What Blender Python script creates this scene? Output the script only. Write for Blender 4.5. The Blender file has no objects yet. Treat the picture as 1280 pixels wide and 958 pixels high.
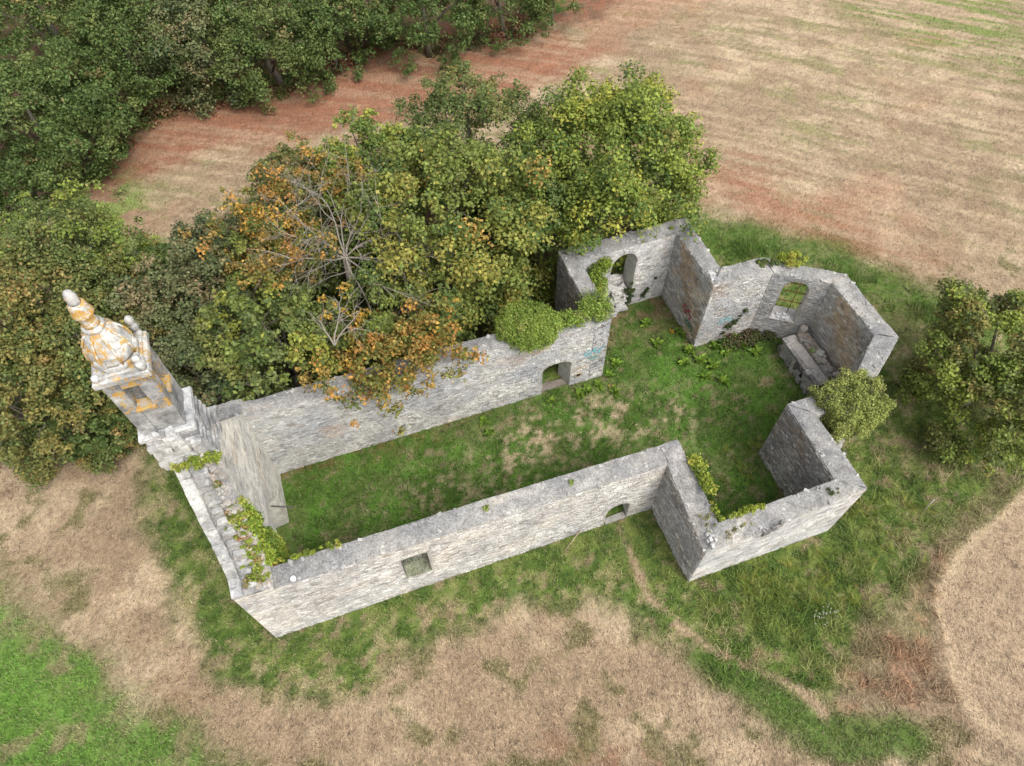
import bpy, math, random
import numpy as np
from mathutils import Vector, Matrix
from mathutils.geometry import tessellate_polygon
random.seed(7)
C = bpy.context.scene.collection
sc = bpy.context.scene
R = math.radians

# ---------------------------------------------------------------- camera
H = 30.0                      # flying height of the camera in metres
F, CX, CY = 887.0, 640.0, 479.0
VPX, VPY = 652.0, 1068.0      # image point straight below the camera
dn = np.array([(VPX-CX)/F, (VPY-CY)/F, 1.0]); dn /= np.linalg.norm(dn)
ZW = -dn
XW = np.array([1.0, 0, 0]); XW -= XW.dot(ZW)*ZW; XW /= np.linalg.norm(XW)
YW = np.cross(ZW, XW)
RW = np.array([XW, YW, ZW])
cam_data = bpy.data.cameras.new('camera'); cam = bpy.data.objects.new('camera', cam_data); C.objects.link(cam)
cam_data.sensor_fit = 'HORIZONTAL'; cam_data.sensor_width = 36.0; cam_data.lens = 36.0*F/1280.0
cam_data.clip_end = 2000
rt = RW @ np.array([1.0, 0, 0]); up = RW @ np.array([0, -1.0, 0]); bk = RW @ np.array([0, 0, -1.0])
cam.matrix_world = Matrix(((rt[0], up[0], bk[0], 0), (rt[1], up[1], bk[1], 0), (rt[2], up[2], bk[2], H), (0, 0, 0, 1)))
sc.camera = cam

# ---------------------------------------------------------------- light
SUN_EL, SUN_AZ = 56.0, 134.0       # soft daylight through cloud, from behind the camera
w = bpy.data.worlds.new('World'); sc.world = w; w.use_nodes = True
nt = w.node_tree; nt.nodes.clear()
sky = nt.nodes.new('ShaderNodeTexSky'); sky.sky_type = 'NISHITA'; sky.sun_disc = False
sky.sun_elevation = R(SUN_EL); sky.sun_rotation = R(SUN_AZ); sky.dust_density = 4.0; sky.air_density = 1.0
hs = nt.nodes.new('ShaderNodeHueSaturation'); hs.inputs['Saturation'].default_value = 0.25
bg = nt.nodes.new('ShaderNodeBackground'); bg.inputs[1].default_value = 0.15
wo = nt.nodes.new('ShaderNodeOutputWorld')
nt.links.new(sky.outputs[0], hs.inputs['Color']); nt.links.new(hs.outputs[0], bg.inputs[0]); nt.links.new(bg.outputs[0], wo.inputs[0])
sl = bpy.data.lights.new('sun', 'SUN'); sl.energy = 0.95; sl.angle = R(26); sl.color = (1.0, 0.965, 0.91)
so = bpy.data.objects.new('sun', sl); C.objects.link(so)
az = R(SUN_AZ)
sdir = Vector((math.sin(az)*math.cos(R(SUN_EL)), math.cos(az)*math.cos(R(SUN_EL)), math.sin(R(SUN_EL))))
so.rotation_euler = sdir.to_track_quat('Z', 'Y').to_euler(); so.location = (0, 0, 40)
sc.view_settings.view_transform = 'Standard'; sc.view_settings.look = 'None'
sc.view_settings.exposure = 0.78; sc.view_settings.gamma = 1.0

# ---------------------------------------------------------------- measuring helpers
def G(px, py, z=0.0):
    """ground (or height z) point seen in the survey photograph"""
    r = RW @ np.array([(px-CX)/F, (py-CY)/F, 1.0]); t = (z-H)/r[2]
    return np.array([r[0]*t, r[1]*t])
def depth(px, py, z=0.0):
    q = G(px, py, z); c = RW.T @ np.array([q[0], q[1], z-H]); return c[2]
AN = R(19.4)
UD = np.array([math.cos(AN), math.sin(AN)]); VD = np.array([-math.sin(AN), math.cos(AN)])
OG = G(345, 797)
def W(u, v, z=0.0):           # chapel coordinates: u along the nave, v across, metres
    q = OG + u*UD + v*VD; return (float(q[0]), float(q[1]), float(z))
def toUV(x, y):
    dx = x-OG[0]; dy = y-OG[1]; return dx*UD[0]+dy*UD[1], dx*VD[0]+dy*VD[1]

def hash2(ix, iy, seed):
    n = (ix.astype(np.int64)*374761393 + iy.astype(np.int64)*668265263 + seed*1442695041) & 0x7fffffff
    n = ((n ^ (n >> 13))*1274126177) & 0x7fffffff
    n = (n ^ (n >> 16)) & 0xffff
    return n/65535.0
def vn(x, y, seed=0):
    x = np.asarray(x, float); y = np.asarray(y, float)
    ix = np.floor(x); iy = np.floor(y); fx = x-ix; fy = y-iy
    fx = fx*fx*(3-2*fx); fy = fy*fy*(3-2*fy)
    a = hash2(ix, iy, seed); b = hash2(ix+1, iy, seed); c = hash2(ix, iy+1, seed); d = hash2(ix+1, iy+1, seed)
    return (a*(1-fx)+b*fx)*(1-fy)+(c*(1-fx)+d*fx)*fy
def fbm(x, y, seed=0, o=4):
    s = 0; a = 0.5; t = 0
    for k in range(o):
        s = s + a*vn(x*2**k, y*2**k, seed+k*17); t += a; a *= 0.55
    return s/t
def sstep(a, b, x):
    t = np.clip((x-a)/(b-a), 0, 1); return t*t*(3-2*t)

# ---------------------------------------------------------------- object helpers
def tag(o, label=None, cat=None, group=None, kind=None):
    if label: o['label'] = label
    if cat: o['category'] = cat
    if group: o['group'] = group
    if kind: o['kind'] = kind
    return o
def empty(name, loc=(0, 0, 0), label=None, cat=None, group=None):
    o = bpy.data.objects.new(name, None); C.objects.link(o); o.location = loc; o.empty_display_size = 0.3
    return tag(o, label, cat, group)
def link(name, me, parent=None, mat=None):
    o = bpy.data.objects.new(name, me); C.objects.link(o)
    if parent is not None:
        o.parent = parent
        o.matrix_parent_inverse = Matrix.Translation(-parent.location)
    if mat:
        for m in (mat if isinstance(mat, (list, tuple)) else [mat]): me.materials.append(m)
    return o
class MB:
    """collects vertices with a colour each and faces; build() makes one mesh"""
    def __init__(s): s.v = []; s.f = []; s.c = []; s.m = []; s.sm = []
    def add(s, vs, fs, col=(0.5, 0.5, 0.5), mi=0, smooth=False):
        b = len(s.v); s.v += [tuple(p) for p in vs]
        if col and not isinstance(col[0], (int, float, np.floating)): s.c += list(col)
        else: s.c += [col]*len(vs)
        for f in fs: s.f.append([b+i for i in f]); s.m.append(mi); s.sm.append(smooth)
    def box(s, c, ax, ay, az_, col, bev=0.12, jit=0.0):
        """block with chamfered top and sides; ax, ay, az_ are half-extent vectors"""
        c = np.array(c, float); ax = np.array(ax, float); ay = np.array(ay, float); az_ = np.array(az_, float)
        vs = []
        k = 1-bev
        for (zz, kk) in ((-1, 1), (0.62, 1), (1, k)):
            for sx, sy in ((-1, -1), (1, -1), (1, 1), (-1, 1)):
                j = np.array([random.uniform(-jit, jit) for _ in range(3)])
                vs.append(c+sx*kk*ax+sy*kk*ay+zz*az_+j)
        fs = [(3, 2, 1, 0)]
        for r in (0, 4):
            for i in range(4): fs.append((r+i, r+(i+1) % 4, r+4+(i+1) % 4, r+4+i))
        fs.append((8, 9, 10, 11)); s.add(vs, fs, col)
    def tube(s, pts, rad, n=6, col=(0.3, 0.3, 0.3), caps=True):
        pts = [np.array(p, float) for p in pts]; vs = []; fs = []
        for i, p in enumerate(pts):
            d = pts[min(i+1, len(pts)-1)]-pts[max(i-1, 0)]; d = d/(np.linalg.norm(d)+1e-9)
            a = np.cross(d, [0.31, 0.17, 0.93]);
            if np.linalg.norm(a) < 1e-3: a = np.cross(d, [1, 0, 0])
            a /= np.linalg.norm(a); b = np.cross(d, a)
            for k in range(n):
                t = 2*math.pi*k/n; vs.append(p+rad[i]*(math.cos(t)*a+math.sin(t)*b))
        for i in range(len(pts)-1):
            for k in range(n): fs.append((i*n+k, i*n+(k+1) % n, (i+1)*n+(k+1) % n, (i+1)*n+k))
        if caps: fs.append(tuple(range(n-1, -1, -1))); fs.append(tuple((len(pts)-1)*n+k for k in range(n)))
        s.add(vs, fs, col, smooth=True)
    def lathe(s, c, prof, n=16, col=(0.5, 0.5, 0.5), rot=0.0, smooth=True, colf=None):
        vs = []; fs = []; cs = []
        for (r, z) in prof:
            for k in range(n):
                t = rot+2*math.pi*k/n; vs.append((c[0]+r*math.cos(t), c[1]+r*math.sin(t), c[2]+z)); cs.append(col)
        for i in range(len(prof)-1):
            for k in range(n): fs.append((i*n+k, i*n+(k+1) % n, (i+1)*n+(k+1) % n, (i+1)*n+k))
        fs.append(tuple(range(n-1, -1, -1))); fs.append(tuple((len(prof)-1)*n+k for k in range(n)))
        s.add(vs, fs, cs, smooth=smooth)
    def build(s, name, mat, parent=None, kind=None):
        me = bpy.data.meshes.new(name); me.from_pydata([tuple(map(float, p)) for p in s.v], [], s.f)
        a = me.color_attributes.new('Col', 'FLOAT_COLOR', 'POINT')
        col = np.ones((len(s.v), 4), np.float32); col[:, :3] = np.array(s.c, np.float32)
        a.data.foreach_set('color', col.ravel())
        o = link(name, me, parent, mat)
        me.polygons.foreach_set('material_index', s.m); me.polygons.foreach_set('use_smooth', s.sm); me.update()
        if kind: o['kind'] = kind
        return o
def mesh_np(name, verts, nper, cols, mat, parent=None, kind=None):
    """many loose polygons of nper corners each, straight from numpy arrays"""
    nv = len(verts); nf = nv//nper
    me = bpy.data.meshes.new(name); me.vertices.add(nv); me.vertices.foreach_set('co', verts.astype(np.float32).ravel())
    me.loops.add(nv); me.loops.foreach_set('vertex_index', np.arange(nv, dtype=np.int32))
    me.polygons.add(nf); me.polygons.foreach_set('loop_start', np.arange(0, nv, nper, dtype=np.int32))
    try: me.polygons.foreach_set('loop_total', np.full(nf, nper, np.int32))
    except Exception: pass
    a = me.color_attributes.new('Col', 'FLOAT_COLOR', 'POINT')
    col = np.ones((nv, 4), np.float32); col[:, :3] = cols; a.data.foreach_set('color', col.ravel())
    me.update(calc_edges=True); me.validate()
    o = link(name, me, parent, mat)
    if kind: o['kind'] = kind
    return o

# ---------------------------------------------------------------- materials
def base_mat(name, rough=0.9):
    m = bpy.data.materials.new(name); m.use_nodes = True; t = m.node_tree
    b = t.nodes['Principled BSDF']; b.inputs['Roughness'].default_value = rough
    b.inputs['Specular IOR Level'].default_value = 0.2
    at = t.nodes.new('ShaderNodeAttribute'); at.attribute_name = 'Col'
    tc = t.nodes.new('ShaderNodeTexCoord')
    return m, t, b, at, tc
def noise(t, tc, scale, detail=4, rough=0.6, vec=None):
    n = t.nodes.new('ShaderNodeTexNoise'); n.inputs['Scale'].default_value = scale
    n.inputs['Detail'].default_value = detail; n.inputs['Roughness'].default_value = rough
    t.links.new(vec if vec else tc.outputs['Object'], n.inputs['Vector']); return n
def ramp(t, src, pts):
    r = t.nodes.new('ShaderNodeValToRGB'); el = r.color_ramp.elements
    el[0].position = pts[0][0]; el[0].color = (*pts[0][1], 1); el[1].position = pts[-1][0]; el[1].color = (*pts[-1][1], 1)
    for p, c in pts[1:-1]:
        e = el.new(p); e.color = (*c, 1)
    t.links.new(src, r.inputs[0]); return r
def mixc(t, a, b, fac, mode='MIX'):
    m = t.nodes.new('ShaderNodeMix'); m.data_type = 'RGBA'; m.blend_type = mode
    if isinstance(fac, float): m.inputs[0].default_value = fac
    else: t.links.new(fac, m.inputs[0])
    for s_, k in ((a, 6), (b, 7)):
        if isinstance(s_, tuple): m.inputs[k].default_value = (*s_, 1)
        else: t.links.new(s_, m.inputs[k])
    return m.outputs[2]
def bump(t, b, h, strength, dist):
    n = t.nodes.new('ShaderNodeBump'); n.inputs['Strength'].default_value = strength; n.inputs['Distance'].default_value = dist
    t.links.new(h, n.inputs['Height']); t.links.new(n.outputs[0], b.inputs['Normal'])
def g3(v): return (v, v, v)

def stone_material(name, lo=0.55, hi=1.35, fine=9.0, lichen=0.0, specks=0.0):
    m, t, b, at, tc = base_mat(name)
    n1 = noise(t, tc, fine, 6, 0.75)
    r1 = ramp(t, n1.outputs[0], [(0.30, g3(lo)), (0.5, g3(1.0)), (0.70, g3(hi))])
    c = mixc(t, at.outputs['Color'], r1.outputs[0], 1.0, 'MULTIPLY')
    n2 = noise(t, tc, 0.55, 5, 0.6)
    r2 = ramp(t, n2.outputs[0], [(0.35, (0.80, 0.80, 0.82)), (0.65, (1.12, 1.10, 1.05))])
    c = mixc(t, c, r2.outputs[0], 1.0, 'MULTIPLY')
    n8 = noise(t, tc, 2.6, 6, 0.72); r8 = ramp(t, n8.outputs[0], [(0.36, g3(0.72)), (0.5, g3(1.0)), (0.66, g3(1.16))]); c = mixc(t, c, r8.outputs[0], 1.0, 'MULTIPLY')
    if specks:
        n5 = noise(t, tc, 22, 3, 0.8); r5 = ramp(t, n5.outputs[0], [(0.56, g3(0)), (0.62, g3(1))])
        n6 = noise(t, tc, 2.0, 3, 0.6); r6 = ramp(t, n6.outputs[0], [(0.45, g3(0)), (0.6, g3(specks))])
        f = mixc(t, r5.outputs[0], r6.outputs[0], 1.0, 'MULTIPLY')
        c = mixc(t, c, (0.62, 0.62, 0.60), f)
    if 'limestone' in name:
        n7 = noise(t, tc, 1.7, 5, 0.7); r7 = ramp(t, n7.outputs[0], [(0.38, (0.55, 0.555, 0.56)), (0.6, (1.05, 1.05, 1.04))]); c = mixc(t, c, r7.outputs[0], 1.0, 'MULTIPLY')
    if lichen:
        n3 = noise(t, tc, 2.8, 6, 0.75); r3 = ramp(t, n3.outputs[0], [(0.60-0.09*lichen, g3(0)), (0.63-0.09*lichen, g3(1))])
        n4 = noise(t, tc, 14, 3, 0.8); r4 = ramp(t, n4.outputs[0], [(0.38, g3(0)), (0.46, g3(1))])
        f = mixc(t, r3.outputs[0], r4.outputs[0], 1.0, 'MULTIPLY')
        c = mixc(t, c, ramp(t, noise(t, tc, 6, 3, 0.6).outputs[0], [(0.35, (0.50, 0.25, 0.035)), (0.65, (0.46, 0.34, 0.12))]).outputs[0], f)
    t.links.new(c, b.inputs['Base Color'])
    bump(t, b, n1.outputs[0], 0.55, 0.03)
    return m
M_STONE = stone_material('rubble_stone', 0.74, 1.25, 12, specks=0.35)
M_MORTAR = stone_material('wall_mortar', 0.75, 1.22, 18, specks=0.3)
M_CAP = stone_material('weathered_wall_top', 0.45, 1.6, 14, specks=0.55)
M_PALE = stone_material('pale_render', 0.82, 1.15, 5)
M_TURRET = stone_material('lichened_limestone', 0.66, 1.22, 9, lichen=0.75, specks=0.6)
M_LICH = stone_material('heavily_lichened_stone', 0.66, 1.22, 9, lichen=1.6, specks=0.3)
M_TURRET2 = stone_material('plain_limestone', 0.60, 1.28, 10, specks=0.8)
M_ALTAR = stone_material('altar_stone', 0.35, 1.35, 11, specks=1.0)

def leaf_material(name, trans=0.25, rough=0.6):
    m, t, b, at, tc = base_mat(name, rough)
    t.links.new(at.outputs['Color'], b.inputs['Base Color'])
    b.inputs['Specular IOR Level'].default_value = 0.35
    tr = t.nodes.new('ShaderNodeBsdfTranslucent'); t.links.new(at.outputs['Color'], tr.inputs[0])
    mx = t.nodes.new('ShaderNodeMixShader'); mx.inputs[0].default_value = trans
    out = t.nodes['Material Output']; t.links.new(b.outputs[0], mx.inputs[1]); t.links.new(tr.outputs[0], mx.inputs[2]); t.links.new(mx.outputs[0], out.inputs[0])
    return m
M_LEAF = leaf_material('leaf'); M_GRASS = leaf_material('grass_blade', 0.3, 0.7)
def plain(name, rough=0.85, sc_=20, lo=0.7, hi=1.25):
    m, t, b, at, tc = base_mat(name, rough); n1 = noise(t, tc, sc_, 4, 0.6)
    r1 = ramp(t, n1.outputs[0], [(0.3, g3(lo)), (0.7, g3(hi))])
    t.links.new(mixc(t, at.outputs['Color'], r1.outputs[0], 1.0, 'MULTIPLY'), b.inputs['Base Color']); bump(t, b, n1.outputs[0], 0.3, 0.02); return m
M_BARK = plain('bark', 0.9, 12, 0.6, 1.3); M_PAINT = plain('spray_paint', 0.6, 6, 0.7, 1.2); M_IRON = plain('rusty_iron', 0.7, 30); M_WOOD = plain('old_wood', 0.85, 15)

# ---------------------------------------------------------------- ground colours
STRAW = np.array((0.350, 0.258, 0.165)); STRAW2 = np.array((0.49, 0.38, 0.25)); RUST = np.array((0.27, 0.12, 0.07))
GREEN = np.array((0.072, 0.132, 0.022)); GREEN2 = np.array((0.17, 0.215, 0.05)); BRIGHT = np.array((0.11, 0.235, 0.032)); DULL = np.array((0.19, 0.18, 0.075))
SOIL = np.array((0.09, 0.065, 0.042)); DIRT = np.array((0.40, 0.29, 0.19))
def poly(pts): return np.array([G(x, y) for x, y in pts])
def sdist(P, x, y):
    """signed distance to a polygon (negative inside)"""
    d = np.full(x.shape, 1e9); ins = np.zeros(x.shape, bool); n = len(P)
    for i in range(n):
        ax, ay = P[i]; bx, by = P[(i+1) % n]; ex, ey = bx-ax, by-ay
        t = np.clip(((x-ax)*ex+(y-ay)*ey)/(ex*ex+ey*ey+1e-9), 0, 1)
        d = np.minimum(d, np.hypot(x-ax-t*ex, y-ay-t*ey))
        c = ((ay > y) != (by > y)); xi = ex*(y-ay)/(ey if abs(ey) > 1e-9 else 1e-9)+ax
        ins ^= c & (x < xi)
    return np.where(ins, -d, d)
def ldist(P, x, y):
    d = np.full(x.shape, 1e9)
    for i in range(len(P)-1):
        ax, ay = P[i]; bx, by = P[i+1]; ex, ey = bx-ax, by-ay
        t = np.clip(((x-ax)*ex+(y-ay)*ey)/(ex*ex+ey*ey+1e-9), 0, 1)
        d = np.minimum(d, np.hypot(x-ax-t*ex, y-ay-t*ey))
    return d
RING = poly([(190, 560), (200, 620), (218, 690), (240, 755), (290, 822), (365, 852), (445, 848), (470, 815), (530, 780), (610, 752), (690, 735), (745, 738), (800, 765), (850, 790), (900, 815), (950, 845), (1000, 862), (1050, 850), (1085, 800), (1130, 740), (1165, 680), (1225, 650), (1290, 590), (1290, 420), (1190, 395), (1140, 375), (1085, 345), (1020, 315), (940, 300), (890, 285), (800, 200), (500, 230), (300, 330), (215, 430)])
MEAD = poly([(-60, 740), (0, 780), (60, 830), (120, 862), (165, 900), (215, 958), (250, 1010), (-200, 1010)])
BAND = poly([(100, 205), (180, 160), (300, 118), (430, 95), (560, 75), (690, 50), (730, 70), (640, 110), (500, 135), (380, 165), (250, 185), (150, 215)])
LGRN = poly([(60, 260), (90, 225), (150, 215), (185, 235), (200, 290), (240, 330), (100, 330)])
WOOD = poly([(-300, 300), (0, 245), (100, 215), (175, 160), (300, 115), (420, 90), (520, 62), (640, 35), (740, 10), (790, -30), (600, -80), (-300, -80)])
GROVE = poly([(120, 400), (230, 300), (330, 250), (480, 240), (640, 200), (830, 290), (700, 330), (690, 400), (480, 470), (260, 518), (120, 540), (-60, 570), (-60, 330)])
RFIELD = poly([(1300, 600), (1215, 665), (1190, 700), (1178, 750), (1190, 810), (1205, 870), (1235, 915), (1300, 940)])
TRANS = poly([(1225, 650), (1165, 690), (1125, 745), (1080, 800), (1060, 860), (1040, 900), (1130, 900), (1190, 860), (1180, 760), (1190, 700)])
INT = np.array([W(u, v)[:2] for u, v in ((1, 0.5), (17.5, 0.5), (17.5, -3), (23.3, -3), (23.3, 0.5), (26.5, 0.5), (28.9, 2.4), (28.9, 6), (26.5, 8), (23.4, 8), (23.4, 11.6), (17.4, 11.6), (17.4, 8), (1, 8))])
PATHA = poly([(774, 662), (788, 690), (800, 722), (812, 752), (850, 785), (900, 818), (960, 845), (1000, 862), (1030, 890)])
STRIP = poly([(895, 825), (940, 855), (985, 895), (1060, 925), (1130, 925)])
DRY1 = poly([(640, 560), (700, 535), (780, 520), (830, 525)]); DRY2 = poly([(480, 640), (560, 610), (640, 590)])
NBAND = poly([(890, 290), (960, 305), (1030, 322), (1090, 345), (1150, 375), (1190, 400)])
TRG = poly([(1010, -20), (1290, -20), (1290, 110), (1180, 70), (1080, 25)]); RUST2 = poly([(880, 180), (960, 210), (1060, 270), (1160, 330), (1120, 380), (1010, 310), (900, 265)])

DRKP = [poly([(690, 925), (780, 910), (850, 940), (860, 985), (690, 985)]), poly([(170, 845), (230, 830), (250, 880), (190, 900)])]
def ground_colour(x, y):
    n1 = fbm(x*0.5, y*0.5, 3, 5); n2 = fbm(x*2.1, y*2.1, 11, 4); n3 = fbm(x*0.16, y*0.16, 23, 3); n4 = fbm(x*5, y*5, 31, 3)
    wob = (n1-0.5)*3.4+(n2-0.5)*1.8
    col = STRAW[None]*(0.72+0.55*n2[:, None]) + (STRAW2-STRAW)[None]*sstep(0.45, 0.7, n1)[:, None]
    green = np.zeros(len(x))
    def mx(c, f): nonlocal col; f = np.clip(f, 0, 1)[:, None]; col = col*(1-f)+c*f
    for pp_ in DRKP: dd = sdist(pp_, x, y)+wob*0.8; mx(RUST*0.6+STRAW*0.35, sstep(0.8, -0.8, dd)*sstep(0.35, 0.6, n2)*0.8)
    mx(SOIL*2.2, sstep(0.62, 0.74, n4)*0.5)
    # streaks of mowing in the upper field
    g0 = G(760, 100); g1 = G(1220, 250); sd_ = (g1-g0)/np.linalg.norm(g1-g0); al = x*sd_[0]+y*sd_[1]; ac = -x*sd_[1]+y*sd_[0]+0.012*(al-25)**2*0.25
    st = fbm(al*0.16+3, ac*2.3, 5, 4)*0.65+fbm(al*0.5, ac*5.0, 6, 3)*0.35
    far = sstep(26, 34, y)
    mx(DULL*1.3, far*sstep(0.53, 0.62, st)*sstep(0.42, 0.62, n1)*0.75)
    mx(STRAW2*1.08, far*sstep(0.50, 0.38, st)*0.5); mx(SOIL*2.4, far*sstep(0.56, 0.64, fbm(al*0.4+30, ac*3.2, 16, 3))*0.4)
    mx(RUST*1.5, far*sstep(0.52, 0.7, n3)*0.35)
    # scattered green in the brown field
    gp = sstep(0.60, 0.72, fbm(x*0.8+9, y*0.8, 77, 4))*(1-far*0.6)
    mx(DULL, gp*0.75); green += gp*0.5
    d = sdist(TRG, x, y)+wob; f = sstep(2.5, -3, d)*sstep(0.44, 0.56, st); mx(BRIGHT*0.6+DULL*0.7, f*0.8); green += f
    d = sdist(RUST2, x, y)+wob*1.2; mx(RUST*1.15+STRAW*0.12, sstep(2.0, -2.5, d)*0.7*sstep(0.42, 0.56, st))
    d = sdist(BAND, x, y)-0.9+wob*0.8; f = sstep(1.6, -1.0, d); mx(RUST*(0.85+0.55*n2[:, None])+STRAW*0.06, f*(0.55+0.4*sstep(0.4, 0.55, st)))
    d = sdist(LGRN, x, y)+wob*1.3; f = sstep(1.2, -1.5, d)*sstep(0.42, 0.55, n1); mx(BRIGHT*0.8+DULL*0.7, f*0.85); green += f*0.7
    d = sdist(WOOD, x, y)+wob*0.9; f = sstep(1.5, 0, d); mx(SOIL*1.2+RUST*0.35, f); mx(GREEN, f*sstep(0.5, 0.65, n1)); 
    f = sstep(1.5, 0, d)*sstep(-5, -1, d); mx(RUST*1.1, f*sstep(0.45, 0.6, n2)*0.8)
    # green ring round the ruin
    d = sdist(RING, x, y)-0.55+wob*0.4+(n4-0.5)*0.8; f = sstep(0.8, -0.6, d)
    gcol = GREEN[None]*(0.65+0.7*n4[:, None])+(GREEN2-GREEN)[None]*sstep(0.4, 0.68, n2)[:, None]
    mx(gcol, f*0.96); green = green*(1-f)+f
    edge = sstep(-2.2, -0.3, d)*f; mx(STRAW2*0.9, edge*sstep(0.52, 0.68, n2)*0.7)
    mx(STRAW*0.95, f*sstep(0.60, 0.70, fbm(x*2.0, y*2.0, 55, 4))*0.7); mx(GREEN2*1.1, f*sstep(0.5, 0.66, n4)*0.5)
    rt_ = sstep(16, 20, x)*f; mx(DULL, rt_*sstep(0.4, 0.65, n1)*0.6); mx(STRAW2*0.8, rt_*sstep(0.6, 0.7, n2)*0.6)
    d2 = ldist(NBAND, x, y); f2 = sstep(2.6, 0.5, d2+wob*0.4); mx(GREEN*1.1, f2*0.7); green += f2
    # inside the walls: richer green with dry patches
    di = sdist(INT, x, y); fi = sstep(0.1, -0.1, di)
    gi = GREEN[None]*(0.6+0.75*n4[:, None])+(BRIGHT-GREEN)[None]*(0.5*sstep(0.45, 0.7, n1))[:, None]
    mx(gi*1.05, fi); mx(STRAW*0.4+GREEN*0.7, fi*sstep(0.54, 0.66, fbm(x*1.3+7, y*1.3, 63, 4))*0.35); mx(GREEN*0.75, fi*sstep(0.55, 0.66, fbm(x*1.1+2, y*1.1+9, 64, 4))*0.6); green = np.maximum(green, fi)
    dp = ldist(DRY1, x, y); mx(STRAW2, fi*sstep(2.6, 0.3, dp)*sstep(0.50, 0.62, n4*0.6+n2*0.4)*0.85)
    dp = ldist(DRY2, x, y); mx(STRAW2*0.8, fi*sstep(2.4, 0.3, dp)*sstep(0.55, 0.66, n4*0.7+n2*0.3)*0.6)
    mx(STRAW*0.8, fi*sstep(0.63, 0.72, fbm(x*3.0, y*3.0, 91, 4))*0.6)
    u, v = toUV(x, y); nt_ = fi*sstep(8.0, 10.5, v); mx(SOIL*1.6+RUST*0.3, nt_*sstep(0.42, 0.6, n2)*0.7)
    nw = fi*sstep(6.0, 7.3, v)*sstep(13, 9, u); mx(RUST*0.7, nw*sstep(0.5, 0.64, n4)*0.5)
    # shaded floor of the grove
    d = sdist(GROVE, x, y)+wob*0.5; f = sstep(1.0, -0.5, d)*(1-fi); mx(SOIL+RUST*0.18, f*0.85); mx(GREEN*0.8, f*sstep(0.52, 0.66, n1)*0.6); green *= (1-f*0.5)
    # bright meadow lower left
    d = sdist(MEAD, x, y)-0.7+wob*0.9+(n4-0.5); f = sstep(1.1, -0.9, d); mx(BRIGHT[None]*(0.55+0.55*n2[:, None]+0.4*n4[:, None]), f*0.9); mx(STRAW*0.9, f*sstep(0.62, 0.72, fbm(x*1.1+4, y*1.1, 15, 3))*0.6); green = np.maximum(green, f)
    f3 = sstep(2.5, 0, np.abs(d-0.2)); mx(DULL*0.8, f3*sstep(0.45, 0.6, n2)*0.5)
    # right side
    d = sdist(TRANS, x, y)+wob*0.5; f = sstep(0.8, -0.6, d); mx(STRAW*0.85, f*0.75); mx(DULL*1.1, f*sstep(0.5, 0.62, n1)*0.7); mx(RUST*1.2+STRAW*0.2, f*sstep(0.56, 0.68, n2)*0.4); green *= (1-0.6*f)
    d = sdist(RFIELD, x, y)+(n1-0.5)*1.2; f = sstep(0.3, -0.3, d); mx(STRAW[None]*(0.9+0.5*n2[:, None])+0.02, f*0.97); mx(SOIL*2, f*sstep(0.64, 0.74, n4)*0.6); green *= (1-f)
    f = sstep(0.35, 0.0, np.abs(d)); mx(STRAW2*1.15, f*0.75)
    f = sstep(0.5, 0.1, np.abs(d-0.7)); mx(SOIL*2, f*0.35)
    # trodden path and the green strip beside it
    dp = ldist(STRIP, x, y)+wob*0.3; f = sstep(1.3, 0.3, dp); mx(GREEN*1.2, f*0.85); green = np.maximum(green, f)
    dp = ldist(PATHA, x, y)+(n1-0.5)*0.5+(n2-0.5)*0.5; f = sstep(0.30, 0.08, dp)*sstep(0.30, 0.46, n2); mx(DIRT*1.05, f*0.95); green *= (1-f*0.8)
    return np.clip(col, 0.004, 1), np.clip(green, 0, 1)
def ground_z(x, y):
    b = 0.05*(fbm(x*0.9, y*0.9, 41, 3)-0.5)
    far = sstep(1.0, 6.0, np.abs(y-15)-12)
    return b-0.03+far*1.0*(fbm(x*0.07, y*0.07, 47, 2)-0.5)*0.6

# ground mesh: fine where the camera looks, coarse out to the horizon
def axis(lo, hi, step, ext):
    a = list(np.arange(lo, hi+1e-6, step)); s_ = step
    while a[-1] < ext: s_ *= 1.35; a.append(a[-1]+s_)
    s_ = step
    while a[0] > -ext: s_ *= 1.35; a.insert(0, a[0]-s_)
    return np.array(a)
gx = axis(-42, 42, 0.21, 900); gy = axis(0.5, 60, 0.2, 900)
X, Y = np.meshgrid(gx, gy); xx = X.ravel(); yy = Y.ravel()
gc, gg = ground_colour(xx, yy); zz = ground_z(xx, yy)
nx, ny = len(gx), len(gy)
i0 = (np.arange(ny-1)[:, None]*nx+np.arange(nx-1)[None]).ravel()
quads = np.stack([i0, i0+1, i0+1+nx, i0+nx], 1)
me = bpy.data.meshes.new('ground'); me.vertices.add(nx*ny); me.vertices.foreach_set('co', np.stack([xx, yy, zz], 1).astype(np.float32).ravel())
me.loops.add(quads.size); me.loops.foreach_set('vertex_index', quads.astype(np.int32).ravel())
me.polygons.add(len(quads)); me.polygons.foreach_set('loop_start', np.arange(0, quads.size, 4, dtype=np.int32))
ca = me.color_attributes.new('Col', 'FLOAT_COLOR', 'POINT'); cc = np.ones((len(xx), 4), np.float32); cc[:, :3] = gc; ca.data.foreach_set('color', cc.ravel())
me.update(calc_edges=True); me.polygons.foreach_set('use_smooth', np.ones(len(quads), bool))
m, t, b, at, tc = base_mat('ground_cover', 1.0)
na = noise(t, tc, 5, 7, 0.85); nb = noise(t, tc, 38, 3, 0.8)
ra = ramp(t, na.outputs[0], [(0.3, g3(0.55)), (0.5, g3(0.95)), (0.7, g3(1.4))]); rb = ramp(t, nb.outputs[0], [(0.32, g3(0.5)), (0.68, g3(1.5))])
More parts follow.
